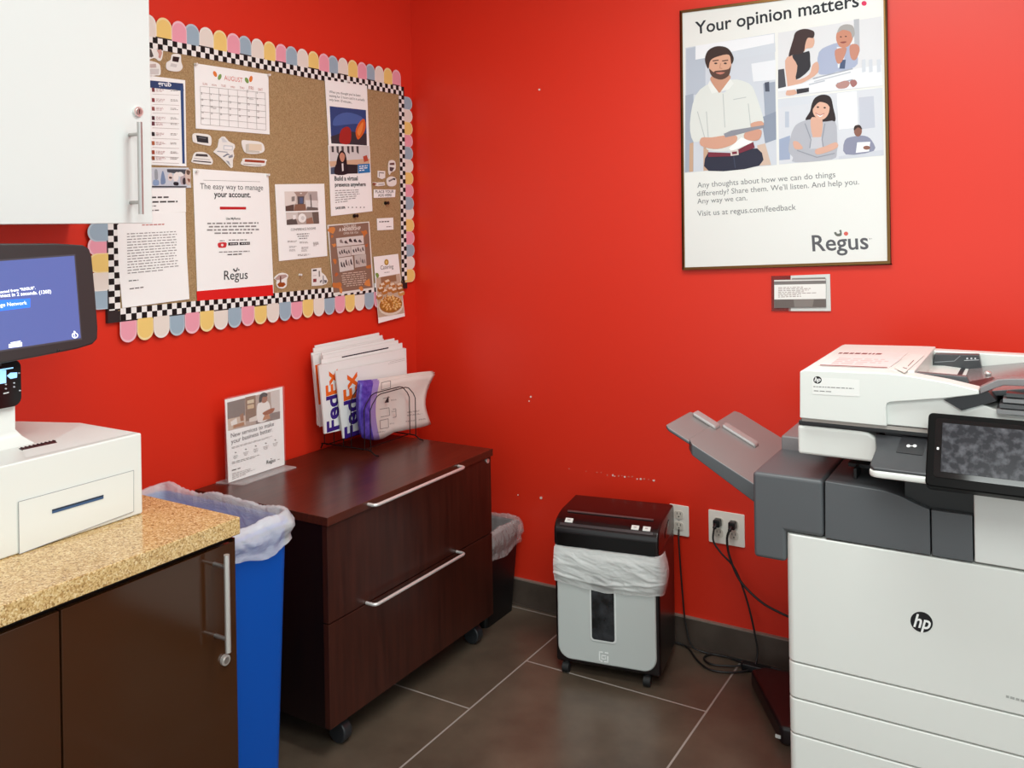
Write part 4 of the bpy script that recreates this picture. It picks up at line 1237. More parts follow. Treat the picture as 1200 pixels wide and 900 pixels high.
for pts, c in (([(105, 205), (238, 170), (240, 300), (108, 335)], '7f7068'), ([(240, 165), (318, 148), (322, 330), (245, 345)], '8a6a52'), ([(255, 190), (305, 178), (306, 205), (256, 215)], 'd9c7a8'), ([(256, 225), (306, 215), (307, 245), (257, 255)], 'd0b590'), ([(108, 330), (240, 300), (245, 370), (112, 418)], 'cfb9a6'), ([(130, 350), (175, 320), (180, 365), (135, 380)], 'ece6df'), ([(150, 375), (230, 350), (235, 375), (150, 400)], 'b07a50'), ([(200, 300), (225, 280), (230, 340), (205, 345)], 'a06b48'), ([(430, 125), (500, 106), (502, 270), (440, 280)], 'd6cec8'), ([(320, 310), (503, 270), (503, 325), (322, 368)], '8a7a72'), ([(270, 325), (330, 300), (330, 340), (272, 352)], 'e2d8ce')):
    sh.poly(pts, c)
sh.smooth([(330, 230), (355, 205), (410, 195), (430, 250), (410, 330), (335, 350)], 'efeae5', 3)
sh.smooth([(352, 165), (380, 140), (405, 160), (402, 195), (378, 208), (360, 195)], 'a5674a', 3)
sh.smooth([(345, 200), (350, 150), (380, 128), (408, 140), (400, 160), (372, 162), (362, 200)], '2c1f1c', 3)
sh.smooth([(370, 285), (420, 255), (460, 245), (450, 275), (400, 300)], 'a3603f', 3)
sh.poly([(385, 300), (420, 290), (430, 325), (370, 340)], 'c08a68')
sh.text('New services to make', (133, 470), (457, 378), '55484c', 0.0)
sh.text('your business better.', (135, 516), (447, 420), '55484c', 0.0)
sh.lines([(138, 540), (450, 450), (450, 464), (138, 556)], 2, '8d8785', 0.4, 3, 12, 0.1)
for x, y in ((168, 585), (245, 560), (320, 535), (396, 515), (467, 490)):
    sh.ell(x, y - 4, 7, 5, '9a9492'); sh.lines([(x - 20, y + 20), (x + 20, y + 8), (x + 20, y + 38), (x - 20, y + 50)], 3, 'a09a98', 0.4, x, 3, 0.3, True)
sh.lines([(140, 650), (415, 575), (415, 592), (140, 672)], 2, '8d8785', 0.4, 5, 12, 0.4)
sh.lines([(140, 710), (205, 692), (205, 702), (140, 722)], 1, '4c4846', 0.6, 5, 2)
sh.lines([(142, 735), (345, 680), (345, 705), (142, 790)], 4, '9a9492', 0.35, 6, 9, 0.4)
sh.text('Regus', (402, 668), (468, 648), '3c3a3c', 0.01); sh.ell(436, 628, 4, 4, '3c3a3c'); sh.lines([(485, 630), (502, 626), (502, 634), (485, 638)], 1, '8d8785', 0.6, 2, 2)
lab(obj('sign_page', mb), 'printed page about new services standing in the clear sign holder', 'sign')

# wire sorter
wr = empty('wire_sorter', (0.14, -0.45, ZT), 'black wire desktop sorter holding mailing envelopes on the file cabinet', 'sorter')
WL, WR = -0.592, -0.333
for k, X in enumerate((0.030, 0.0765, 0.1225, 0.160, 0.222, 0.250)):
    H = (0.30, 0.27, 0.25, 0.235, 0.212, 0.212)[k]
    zb = 0.712
    A_ = (X, WL, zb); 
    pth = [(X, WL, zb), (X, WL, ZT + H - 0.05), (X, WL + 0.012, ZT + H - 0.03), (X, WL + 0.04, ZT + H - 0.005), (X, WL + 0.06, ZT + H), (X, WR - 0.06, ZT + H), (X, WR - 0.04, ZT + H - 0.005), (X, WR - 0.012, ZT + H - 0.03), (X, WR, ZT + H - 0.05), (X, WR, zb)]
    obj('divider', MB().tube(pth, 0.0018, WIRE, 8), wr)
for Yr in (WL, WR):
    pth = [(0.012, Yr, ZT + 0.003), (0.02, Yr, 0.706), (0.035, Yr, 0.712), (0.225, Yr, 0.712), (0.25, Yr, 0.709), (0.268, Yr, 0.699), (0.275, Yr + 0.012, ZT + 0.0028)]
    obj('rail', MB().tube(spline(pth, 5), 0.0024, WIRE, 8), wr)
for X in (0.04, 0.21):
    obj('cross_bar', MB().cyl((X, WL, 0.709), (X, WR, 0.709), 0.002, WIRE, 8), wr)

# envelopes
CE = (350, 380, 5.622)
PUR, ORG_ = '3b1c7c', 'f0661c'
GE = 'cardboard mailing envelopes in the wire sorter'


def envelope(label, X, quad, deco=None, t=0.0035, col='efeeec'):
    m_ = MB(); s_ = Sheet(XP(X), m_, crop=CE)
    P_ = [s_.h(q, 0) for q in quad]
    zmin = 0.7145
    for p in P_:
        if p.z < zmin: p.z = zmin
    m_.prism(P_, (-t, 0, 0), ink(col), ink('dcdad6'))
    if deco: deco(s_)
    return lab(obj('mailing_envelope', m_), label, 'envelope', GE)


def words(xb, xt, yb, ym, yt, lean):
    def f_(s_):
        s_.text('Fed', (xb, yb), (xb - lean, ym + 6), PUR, 0.03, top=(xt, yb + 12))
        s_.text('Ex', (xb - lean, ym), (xb - lean - 8, yt), ORG_, 0.03, top=(xt - lean, ym + 12))
    return f_


envelope('rearmost white mailing envelope in the wire sorter, nearest the wall', 0.042, [(108, 140), (530, 55), (572, 560), (122, 655)], lambda s_: (s_.line([(160, 160), (420, 110)], 3, 'd9b9ae'), s_.line([(430, 105), (510, 85)], 3, 'a9a5a2')))
envelope('second mailing envelope from the wall, its top corner rising at the right', 0.050, [(98, 158), (552, 72), (588, 560), (124, 662)])
envelope('third mailing envelope from the wall with an orange strip on its left edge', 0.058, [(84, 190), (560, 95), (600, 560), (128, 668)], lambda s_: s_.poly([(98, 265), (132, 256), (150, 532), (126, 530)], ORG_))
envelope('fourth mailing envelope from the wall, front one of the rear bundle', 0.066, [(92, 205), (555, 112), (605, 560), (140, 676)], lambda s_: s_.poly([(108, 270), (140, 262), (156, 525), (132, 530)], ORG_))
envelope('rearmost mailing envelope of the middle bundle in the wire sorter', 0.088, [(152, 188), (630, 92), (700, 590), (178, 690)], lambda s_: None)
envelope('second mailing envelope of the middle bundle, its bare top edge just above the flap line', 0.095, [(160, 205), (655, 104), (706, 590), (182, 700)], None)
envelope('third mailing envelope of the middle bundle, with a long black line along its flap', 0.102, [(150, 232), (682, 122), (712, 595), (182, 706)], lambda s_: s_.line([(285, 217), (592, 155)], 8, '23202c'))
envelope('fourth mailing envelope of the middle bundle, directly behind its front one', 0.109, [(140, 266), (698, 155), (716, 600), (178, 714)], None)
envelope('front mailing envelope of the middle bundle with purple and orange lettering partly covered', 0.118, [(132, 272), (708, 158), (720, 605), (172, 722)], words(266, 186, 690, 452, 292, 6), t=0.006)
envelope('front mailing envelope of all with the purple and orange lettering clearest', 0.138, [(244, 308), (700, 222), (722, 610), (294, 752)], lambda s_: (words(395, 302, 724, 478, 312, 6)(s_), s_.line([(590, 262), (700, 236)], 2, 'b9b6b4'), s_.line([(600, 250), (700, 226)], 2, 'b9b6b4')), t=0.005)

# plastic mailers with purple ends
GP = 'purple ended plastic mailers in the wire sorter'


def mailer(label, X, dpx, first):
    m_ = MB()
    rows_f, rows_b = [], []
    nu, nv = 24, 10
    vio, vio2, whi = noise_color(M('mailer_purple', '4a35a5', 0.3), 60, '3c2a92', '6a58c0', 0.35, 0.75, bump=0.5), M('mailer_light_purple', '9c87c4', 0.3), M('mailer_white', 'e3ddd6', 0.35)
    grid_ = []
    for j in range(nv + 1):
        v = j / nv
        row = []
        for i in range(nu + 1):
            u = i / nu
            # outline in the photo's frame of this slot
            xl = 402 - 12 * math.sin(math.pi * v) * 1.6 + 12 * v
            xr = 892 - 50 * math.sin(math.pi * v) - 26 * v
            yt = 385 - 62 * u + 4 * math.sin(u * 6)
            yb = 742 + 30 * math.sin(math.pi * min(u * 2.2, 1)) - 82 * u
            x = xl + (xr - xl) * u + dpx[0]; y = yt + (yb - yt) * v + dpx[1]
            Xo = X + 0.012 * math.sin(math.pi * min(u * 3, 1)) * math.sin(math.pi * v) + (0.03 * max(0, u - 0.72) ** 1.2 * math.sin(v * 5 + u * 4)) + 0.002 * noise.noise(Vector((u * 6, v * 6, X * 50)))
            p = XP(Xo).hit(350 + x / 5.622, 380 + y / 5.622)
            p.z = max(p.z, 0.716)
            row.append(p)
        grid_.append(row)
    for j in range(nv):
        for i in range(nu):
            mt = vio if i < 4 else (vio2 if i < 6 else whi)
            m_.add([grid_[j][i], grid_[j][i + 1], grid_[j + 1][i + 1], grid_[j + 1][i]], [[0, 1, 2, 3]], mt, True)
    o = obj('plastic_mailer', m_, weld=True, solid=0.006)
    if first:
        mb2 = MB()
        ppl = XP(X + 0.016)
        s_ = Sheet(ppl, mb2, 0.0045, crop=CE)
        G_ = '7d7774'
        for l in ([(545, 385), (605, 372), (605, 418), (545, 432), (545, 385)], [(535, 560), (595, 550), (600, 600), (540, 612)], [(535, 635), (590, 622), (592, 680), (538, 690), (535, 635)], [(555, 490), (600, 480)], [(620, 560), (640, 556), (642, 610), (620, 615)]):
            s_.line(l, 4, G_)
        s_.poly([(565, 518), (592, 470), (594, 515)], '2c292b')
        for k, (x, y, w_) in enumerate(((608, 500, 45), (612, 575, 30), (600, 655, 40), (515, 712, 60), (620, 425, 45), (715, 580, 100), (715, 600, 100), (705, 640, 70), (790, 628, 50))):
            s_.lines([(x, y - 4), (x + w_, y - 4 - w_ * 0.14), (x + w_, y + 6 - w_ * 0.14), (x, y + 6)], 2, G_, 0.45, k, 4)
        pr = obj('printed_marks', mb2, o)
    return lab(o, label, 'mailer', GP)


mailer('rearmost purple ended plastic mailer, its white corner showing at the top right', 0.172, (-8, -14), False)
mailer('middle purple ended plastic mailer of three in the wire sorter', 0.185, (2, -6), False)
mailer('front purple ended plastic mailer with printed boxes, behind the front wire divider', 0.198, (4, 6), True)


# ================================================================== bins
def taper_bin(name, label, b, t, z, mat, lip, cat='bin', r=0.03):
    """b, t: (x0,x1,y0,y1) at floor and rim"""
    e = empty(name, ((t[0] + t[1]) / 2, (t[2] + t[3]) / 2, 0), label, cat)
    m_ = MB(); rows = []
    for k in range(7):
        f_ = k / 6
        q = [b[i] + (t[i] - b[i]) * f_ for i in range(4)]
        rows.append([Vector((x, y, 0.001 + (z - 0.001) * f_)) for x, y in rrect(q[0], q[1], q[2], q[3], r)])
    m_.grid(rows, mat, True)
    inn = []
    for k in (6, 5, 3, 1):
        f_ = k / 6; q = [b[i] + (t[i] - b[i]) * f_ for i in range(4)]
        inn.append([Vector((x, y, 0.006 + (z - 0.006) * f_)) for x, y in rrect(q[0] + 0.004, q[1] - 0.004, q[2] + 0.004, q[3] - 0.004, r)])
    m_.grid([rows[-1]] + inn, mat, True)
    m_.poly(rows[0], mat); m_.poly(inn[-1], mat)
    obj('bucket', m_, e)
    pts = [Vector((x, y, z - 0.006)) for x, y in rrect(t[0] - 0.001, t[1] + 0.001, t[2] - 0.001, t[3] + 0.001, r)]
    obj('rim', MB().tube(pts, lip, mat, 8, True), e)
    return e


def liner(name, label, parent, t, z, over, inside, mat, seed, amp, r=0.03, topbump=0.01, rim=0.008):
    """thin bag: up the inside, over the rim and down the outside in soft folds"""
    m_ = MB()
    ring = rrect(t[0], t[1], t[2], t[3], r, 8)
    P_ = [Vector((x, y, 0)) for x, y in ring]
    L_ = [(P_[(i + 1) % len(P_)] - P_[i]).length for i in range(len(P_))]
    tot = sum(L_); NR = 260; pts = []
    for k in range(NR):
        s_ = tot * k / NR; i = 0
        while s_ > L_[i]:
            s_ -= L_[i]; i += 1
        pts.append(P_[i].lerp(P_[(i + 1) % len(P_)], s_ / max(L_[i], 1e-9)))
    NI, NO = 10, 12
    rows = []
    for j in range(NI + 4 + NO):
        row = []
        for k, p in enumerate(pts):
            n2 = (pts[(k + 1) % NR] - pts[k - 1]).cross(Vector((0, 0, 1))).normalized()
            hz = j * 0.16
            fold = noise.noise(Vector((p.x * 26, p.y * 26, hz + seed))) + 0.6 * noise.noise(Vector((p.x * 55 + hz, p.y * 55 - hz, hz * 1.5 + seed * 3)))
            fine = noise.noise(Vector((p.x * 110 + j * 0.5, p.y * 110, j * 0.45 + seed * 7)))
            ridge = abs(noise.noise(Vector((p.x * 30 + j * 0.3, p.y * 30 - j * 0.22, seed + 20)))) 
            bump = topbump * (0.4 + noise.noise(Vector((p.x * 13, p.y * 13, seed))))
            if j < NI:
                f_ = 1 - j / NI
                oo = -rim * 0.8 - 0.016 * f_ + amp * (0.9 * fold + 0.3 * fine) * (0.35 + f_) * 0.8
                oo = min(oo, -rim * 0.6)
                zz = z - inside * f_ + (1 - f_) * bump
            elif j < NI + 4:
                a_ = (j - NI + 0.5) / 4 * math.pi
                oo = -rim * math.cos(a_) + amp * 0.25 * fold
                zz = z + 0.004 + rim * 0.8 * math.sin(a_) + bump + 0.003 * fine
            else:
                f_ = (j - NI - 3) / NO
                d_ = over * (1 + 0.45 * noise.noise(Vector((p.x * 8, p.y * 8, seed + 9))))
                oo = rim + 0.004 + 0.010 * math.sin(min(1, f_ * 1.4) * math.pi) + amp * (0.7 * fold + 0.35 * fine - 0.8 * ridge + 0.3)
                oo = max(oo, rim + 0.001)
                zz = z + bump * (1 - f_) - d_ * f_
            row.append(Vector((p.x + n2.x * oo, p.y + n2.y * oo, zz)))
        rows.append(row)
    m_.grid(rows, mat, True)
    return obj(name, m_, parent, label=label)


BT = (0.115, 0.625, -1.580, -1.345)
rb = taper_bin('recycling_bin', 'tall blue recycling bin between the counter and the file cabinet', (0.16, 0.59, -1.56, -1.357), BT, 0.755, BLUE, 0.006)
liner('bin_liner', 'white translucent bag draped over the rim', rb, BT, 0.760, 0.062, 0.22, BAGW, 2.0, 0.0062, topbump=0.016, rim=0.009)
KT = (0.30, 0.525, -0.27, -0.035)
wb = taper_bin('wastebasket', 'small black wastebasket behind the file cabinet by the red wall', (0.33, 0.500, -0.25, -0.055), KT, 0.345, M('black_bin', '08080a', 0.45), 0.005, r=0.02)
e = liner('bin_liner', 'clear crumpled bag over the rim', wb, KT, 0.350, 0.085, 0.16, BAGC, 5.0, 0.0042, r=0.02, topbump=0.010, rim=0.007)
mb = MB()
kp_ = Vector((0.535, -0.05, 0.325))
mb.grid([[kp_ + Vector((0.035 * i / 6, -0.03 * i / 6 , -0.006 - 0.006 * math.sin(i) + s_ * (0.003 + 0.006 * math.sin(i * 0.6)))) for i in range(7)] for s_ in (-1, 0, 1)], BAGC)
o2 = obj('tie_end', mb, e)

# ================================================================== shredder (local frame: x along its front, y to the back)
A10 = math.radians(10)
sr = empty('paper_shredder', (0.87, -0.39, 0), 'black and silver wheeled paper shredder by the red wall', 'shredder', rotz=A10)
W = 0.355


def sobj(name, m_, parent=sr, **k):
    return obj(name, m_, parent, local=True, **k)


prof = [(0.003, 0.034), (0.252, 0.034), (0.255, 0.44), (0.003, 0.44)]
sobj('body', MB().prism([(0.0, y, z) for y, z in prof], (W, 0, 0), SHRB), bevel=0.010, seg=3)
# head with curved front
hp_ = [(0.0, 0.425)] + [(0.0, 0.47), (0.003, 0.485), (0.012, 0.498), (0.028, 0.508), (0.05, 0.516), (0.09, 0.522), (0.24, 0.522), (0.256, 0.515), (0.262, 0.50), (0.262, 0.43)]
hd = sobj('head', MB().prism([(0.0, y, z) for y, z in hp_], (W, 0, 0), M('shredder_head_gloss', '150b0c', 0.22)), bevel=0.007, seg=3)
sobj('front_recess', MB().box(0.012, W - 0.012, -0.003, 0.004, 0.426, 0.468, BLKG), hd)
sobj('feed_slot', MB().prism([(0.03, 0.062, 0.5188), (W - 0.03, 0.062, 0.5188), (W - 0.03, 0.070, 0.5202), (0.03, 0.070, 0.5202)], (0, -0.0006, 0.0025), M('slot_grey', '5b4b4b', 0.4)), hd)
for (x0, x1) in ((0.035, 0.062), (0.262, 0.287), (0.30, 0.325)):
    sobj('button', MB().prism([(x0, 0.0135, 0.4985), (x1, 0.0135, 0.4985), (x1, 0.028, 0.508), (x0, 0.028, 0.508)], (0, -0.0018, 0.003), WPL), hd, bevel=0.001)
    m_ = MB().prism([(x0 + 0.008, 0.0172, 0.5055), (x1 - 0.008, 0.0172, 0.5055), (x1 - 0.008, 0.021, 0.508), (x0 + 0.008, 0.021, 0.508)], (0, -0.0005, 0.0006), ink('b9b5b2')); sobj('button_mark', m_, hd)
sobj('side_grip', MB().prism([(W + 0.0002, 0.10, 0.452), (W + 0.0002, 0.165, 0.478), (W + 0.0002, 0.165, 0.494), (W + 0.0002, 0.10, 0.470)], (0.0012, 0, 0), BLKG), hd)
sobj('control_band', MB().prism([(0.02, 0.0055, 0.4905), (W - 0.02, 0.0055, 0.4905), (W - 0.02, 0.0115, 0.4975), (0.02, 0.0115, 0.4975)], (0, -0.0012, 0.0012), M('band_grey', '3b3032', 0.3)), hd)
# pull-out bin
pts = rrect(0.010, W - 0.012, 0.050, 0.42, 0.045, 8, (1, 1, 0, 0))
fb_ = sobj('bin_front', MB().prism([(x, 0.012, z) for x, z in pts], (0, -0.018, 0), SHRG), bevel=0.006, seg=3)
wp = rrect(0.124, 0.213, 0.125, 0.34, 0.012, 5, (1, 1, 0, 0))
sobj('window_rim', MB().prism([(x, -0.0055, z) for x, z in wp], (0, -0.003, 0), M('shredder_rim', 'dfe2e0', 0.35)), fb_, bevel=0.002)
wp = rrect(0.130, 0.207, 0.132, 0.34, 0.009, 5, (1, 1, 0, 0))
sobj('window', MB().prism([(x, -0.0080, z) for x, z in wp], (0, -0.0012, 0), noise_color(M('smoky_window', '17181a', 0.12), 25, '0b0c0e', '34363a')), fb_, label='dark see-through window')
m_ = MB()
wl = ink('f2f4f2')
for (x0, x1, z0, z1) in ((0.152, 0.156, 0.06, 0.094), (0.180, 0.184, 0.06, 0.082), (0.152, 0.166, 0.09, 0.094), (0.172, 0.184, 0.09, 0.094), (0.152, 0.164, 0.06, 0.064), (0.170, 0.184, 0.06, 0.064), (0.160, 0.176, 0.080, 0.083), (0.160, 0.163, 0.070, 0.083), (0.160, 0.176, 0.069, 0.072), (0.173, 0.176, 0.069, 0.077)):
    m_.box(x0, x1, -0.0068, -0.0062, z0, z1, wl)
sobj('logo', m_, fb_, label='white square bracket emblem')
for x in (0.035, W - 0.045):
    for y in (0.006, 0.225):
        c = sobj('caster', MB().cyl((x - 0.011, y, 0.0175), (x + 0.011, y, 0.0175), 0.0165, BLKM, 18).cyl((x, y + 0.008, 0.02), (x, y + 0.008, 0.04), 0.009, BLKM, 12))
# bag folded over the bin front
m_ = MB(); rows = []
nx, nz = 150, 44
for j in range(nz + 1):
    v = j / nz
    row = []
    for i in range(nx + 1):
        u = i / nx
        xx = 0.004 + u * (W + 0.035)
        topz = 0.422 + 0.003 * noise.noise(Vector((u * 14, 0, 3)))
        botz = 0.310 - 0.016 * math.sin(min(1, u * 1.1) * math.pi) - 0.006 * u + 0.005 * noise.noise(Vector((u * 8, 1, 3)))
        z_ = topz + (botz - topz) * v
        q_ = Vector((u * 2.6 + v * 0.8, v * 4.2 - u * 3.4, 1.3))
        cr_ = 1 - abs(noise.noise(q_)) * 2.2
        cr2 = 1 - abs(noise.noise(q_ * 2.3 + Vector((4, 2, 7)))) * 2.2
        env = min(1, v * 6) * min(1, (1 - v) * 5 + 0.25)
        out = 0.005 + env * (0.008 * math.sin(math.pi * v) + 0.0035 * max(cr_, -0.3) + 0.0014 * max(cr2, -0.4))
        out += 0.004 * math.exp(-((v - 0.74 - 0.05 * math.sin(u * 5)) / 0.035) ** 2)
        out = max(out, 0.0025)
        xw, yw = xx, -0.006 - out
        if xx > W - 0.006:
            ex = xx - (W - 0.006)
            xw = W - 0.006 + 0.030 * math.sin(min(1.5, ex * 42)) * (0.55 + 0.45 * math.sin(math.pi * min(1, v * 1.05))) 
            yw = -0.006 - out * (1 - ex / 0.06) + ex * ex * 26
            z_ += -0.016 * (v - 0.45) * ex / 0.04
        row.append(Vector((xw, yw, z_)))
    rows.append(row)
m_.grid(rows, BAGS)
# short return of the film over the top edge into the bin
m_.grid([rows[0], [p + Vector((0, 0.012, 0.003)) for p in rows[0]]], BAGS)
sobj('bin_liner', m_, fb_, label='frosted plastic bag folded over the bin front')

# ================================================================== printer
pr = empty('office_printer', (2.05, -0.5, 0), 'large white and graphite office multifunction printer at the right', 'printer')
PX0, PX1, PY = 1.757, 2.365, -0.85


def rfront(x0, x1, y0, y1, r):
    """plan outline with rounded front corners"""
    return rrect(x0, x1, y0, y1, r, 6, (1, 1, 0, 0))


obj('body', MB().prism([(x, y, 0.05) for x, y in rfront(PX0 + 0.004, PX1 - 0.004, PY + 0.01, -0.13, 0.012)], (0, 0, 0.70), WPL2), pr)
for (nm, za, zb) in (('front_door', 0.4505, 0.753), ('paper_drawer', 0.3645, 0.4475), ('paper_drawer', 0.279, 0.3615), ('paper_drawer', 0.09, 0.276)):
    d = obj(nm, MB().prism([(x, y, za) for x, y in rfront(PX0, PX1, PY, PY + 0.06, 0.018)], (0, 0, zb - za), WPL), pr, bevel=0.003)
    if nm == 'front_door':
        mb = MB(); sh = Sheet(YP(PY - 0.0004), mb)
        sh.ell(1080, 729, 13.6, 11.6, '1c1b1d', 30, 32)
        sh.text('hp', (1070.2, 734), (1091, 738), 'f0f1ef', 0.02, shear=0.32, ys=1.2)
        obj('emblem', mb, d, label='round black emblem')
        mb = MB(); sh = Sheet(YP(PY - 0.0004), mb)
        sh.lines([(1179, 814), (1212, 823), (1212, 827), (1179, 818)], 1, 'a9aaa6', 0.7, 3, 6)
        obj('model_mark', mb, d)
obj('right_panel', MB().box(2.158, PX1, PY, -0.2, 0.758, 0.905, WPL2), pr, bevel=0.003)
for x in (1.82, 2.30):
    for y in (-0.78, -0.2):
        obj('caster', MB().cyl((x - 0.015, y, 0.026), (x + 0.015, y, 0.026), 0.025, BLKM, 18).cyl((x, y, 0.026), (x, y, 0.06), 0.01, BLKM, 10), pr)
# graphite finisher
GX0 = 1.680
fin = obj('finisher', MB().prism([(1.757, PY, 0.683), (1.757, PY, 0.757), (1.845, PY, 0.757), (1.845, PY, 0.890), (GX0, PY, 0.890), (GX0, PY, 0.683)], (0, 0.49, 0), GPL), pr, bevel=0.009, seg=3)
obj('finisher_cover', MB().prism([(1.848, PY, 0.757), (2.0715, PY, 0.757), (2.0715, PY, 0.858), (2.045, PY, 0.866), (2.01, PY, 0.880), (1.98, PY, 0.886), (1.85, PY, 0.890)], (0, 0.45, 0), GPL), pr, bevel=0.002)
obj('finisher_cover', MB().box(2.0745, 2.155, PY, -0.40, 0.757, 0.858, GPL), pr, bevel=0.002)
obj('rear_hood', MB().box(GX0 + 0.005, 1.80, -0.60, -0.36, 0.885, 0.925, GPL2), pr, bevel=0.005)
# dark output slot between finisher and scanner
obj('output_recess', MB().box(1.88, PX1 - 0.01, -0.66, -0.30, 0.886, 0.952, BLK).box(2.02, 2.157, -0.835, -0.42, 0.856, 0.935, BLK), pr)
obj('output_lever', MB().box(1.905, 1.911, -0.80, -0.74, 0.890, 0.915, BLKM).box(1.885, 1.945, -0.76, -0.70, 0.908, 0.916, BLKM), pr)
# output tray at the left, sloping up
def tz(x): return 0.828 + 0.51 * (1.646 - x)
tr = empty  # (name kept simple)
TRM = M('tray_grey', '85807f', 0.3)
mb = MB()
out_ = [(1.70, -0.735), (1.70, -0.30), (1.485, -0.30), (1.470, -0.315), (1.470, -0.715), (1.485, -0.735)]
mb.prism([(x, y, tz(x) - 0.055 - 0.02 * (x - 1.47) / 0.2) for x, y in out_], (0, 0, 0.001), GPL)
a = [(x, y, tz(x)) for x, y in out_]; lo_ = [(x, y, tz(x) - 0.030 - 0.10 * max(0, (x - 1.47))) for x, y in out_]
mb = MB()
mb.poly(a, TRM); mb.poly(lo_, GPL)
for i in range(len(a)):
    j = (i + 1) % len(a)
    mb.poly([a[i], a[j], lo_[j], lo_[i]], GPL)
ot = obj('output_tray', mb, pr, bevel=0.003)
mb = MB()
ex_ = [(1.475, -0.725), (1.475, -0.515), (1.415, -0.515), (1.405, -0.525), (1.405, -0.715), (1.415, -0.725)]
mb.prism([(x, y, tz(x) - 0.012) for x, y in ex_], (0, 0, 0.010), TRM, GPL)
# scooped finger notch ridge
obj('tray_extension', mb, ot, bevel=0.003)
TPL = Plane((1.646, 0, 0.828), (0.51, 0, 1))
for pa, pb, wd in (((813, 486), (843, 501.5), 0.022), ((849, 499), (887, 524), 0.020)):
    A_, B_ = TPL.hit(*pa), TPL.hit(*pb)
    yc = (A_.y + B_.y) / 2
    mb = MB().prism([(A_.x, yc - wd, tz(A_.x) - 0.003), (B_.x, yc - wd, tz(B_.x) - 0.003), (B_.x, yc + wd, tz(B_.x) - 0.003), (A_.x, yc + wd, tz(A_.x) - 0.003)], (0, 0, 0.013), M('tray_rib', 'a39e9d', 0.2))
    obj('tray_rib', mb, ot, bevel=0.006, seg=3)
# scanner base
SX0 = 1.790
bp_ = [(SX0, 0.948), (1.964, 0.948)] + [(1.932 + 0.042 * math.cos(t), 0.976 + 0.040 * math.sin(t)) for t in (0, 0.4, 0.8, 1.2, 1.57)] + [(SX0, 1.016)]
sb_ = obj('scanner_base', MB().prism([(x, PY - 0.004, z) for x, z in bp_], (0, 0.48, 0), WPL), pr, bevel=0.007, seg=3)
obj('scanner_deck', MB().box(SX0 + 0.003, PX1, PY - 0.003, -0.37, 1.0165, 1.0275, M('deck_black', '1d1d20', 0.35)).box(1.98, PX1, PY + 0.006, -0.37, 0.955, 1.016, M('deck_black', '1d1d20', 0.35)), pr, bevel=0.002)
obj('glass_seal', MB().box(SX0 + 0.012, PX1, PY - 0.008, -0.38, 1.0277, 1.036, M('seal_grey', 'b8b2ab', 0.5)), pr)
# control shelf
SHY = -0.972
sh_ = [(1.962, PY), (1.972, PY - 0.05), (1.968, SHY + 0.012), (1.976, SHY), (PX1, SHY), (PX1, PY)]
def shz(y): return 0.968 + (y - SHY) / (PY - SHY) * 0.045
mb = MB(); a = [(x, y, shz(y)) for x, y in sh_]; c_ = [(x, y, 0.962 if y < PY - 0.01 else 0.955) for x, y in sh_]
SHM = M('shelf_graphite', '3d3e41', 0.35)
mb.poly(a, SHM); mb.poly(c_, SHM)
for i in range(len(a)):
    j = (i + 1) % len(a); mb.poly([a[i], a[j], c_[j], c_[i]], SHM)
csh = obj('control_shelf', mb, pr, bevel=0.002)
obj('shelf_trim', MB().prism([(x, y - 0.003, 0.947) for x, y in rrect(1.966, PX1, SHY, PY, 0.02, 6, (1, 1, 0, 0))], (0, 0, 0.015), WPL), pr, bevel=0.004)
sl = Plane((2, SHY, 0.968), (0, -0.045, 0.122))
q_ = [sl.hit(*q, 0.0004) for q in ((1057, 510.5), (1087, 513), (1081, 534), (1050, 530))]
ci = obj('card_reader', MB().prism(q_, sl.n * 0.0008, M('reader_black', '2a2a2d', 0.3)), csh)
mb = MB(); s_ = Sheet(sl, mb, 0.0018)
for x in (1064.5, 1072): s_.ell(x, 522.5, 2.3, 1.7, 'e2e2e2')
s_.line([(1064, 522.5), (1072, 522.5)], 0.8, 'e2e2e2')
obj('reader_mark', mb, ci)
# touch panel
tp_n = Vector((0, -0.13, 0.10)).normalized()
PB, PTp = Vector((2.078, -0.985, 0.948)), Vector((2.083, -0.90, 1.083))
dv = (PTp - PB); dv.x = 0; dl = dv.length; dv.normalize(); nn_ = Vector((1, 0, 0)).cross(dv).normalized()
def tpt(x, t): return Vector((x, 0, 0)) + Vector((0, PB.y, PB.z)) + dv * t
mb = MB().prism([tpt(x, t) for x, t in rrect(2.078, PX1 + 0.01, 0, dl, 0.010, 5)], -nn_ * 0.028, M('panel_black', '0b0a0a', 0.3, spec=0.06))
tpn = obj('touch_panel', mb, pr, bevel=0.003)
obj('panel_glass', MB().prism([tpt(x, t) + nn_ * 0.0004 for x, t in rrect(2.093, PX1, 0.02, dl - 0.012, 0.006, 4)], nn_ * 0.001, BLKG), tpn)
M('panel_screen', '34343a', 0.2, spec=0.15)
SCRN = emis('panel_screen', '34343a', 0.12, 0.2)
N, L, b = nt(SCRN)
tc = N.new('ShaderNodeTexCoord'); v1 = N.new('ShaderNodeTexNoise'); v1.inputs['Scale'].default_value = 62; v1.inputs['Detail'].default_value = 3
L.new(tc.outputs['Object'], v1.inputs['Vector']); cr = N.new('ShaderNodeValToRGB'); cr.color_ramp.elements[0].color = lin('2a2a2e'); cr.color_ramp.elements[1].color = lin('606065'); cr.color_ramp.elements[0].position = 0.44; cr.color_ramp.elements[1].position = 0.85  # noise blobs paint blurred glare into the screen's colour and weak glow
L.new(v1.outputs['Fac'], cr.inputs[0]); L.new(cr.outputs[0], b.inputs['Base Color']); L.new(cr.outputs[0], b.inputs['Emission Color'])
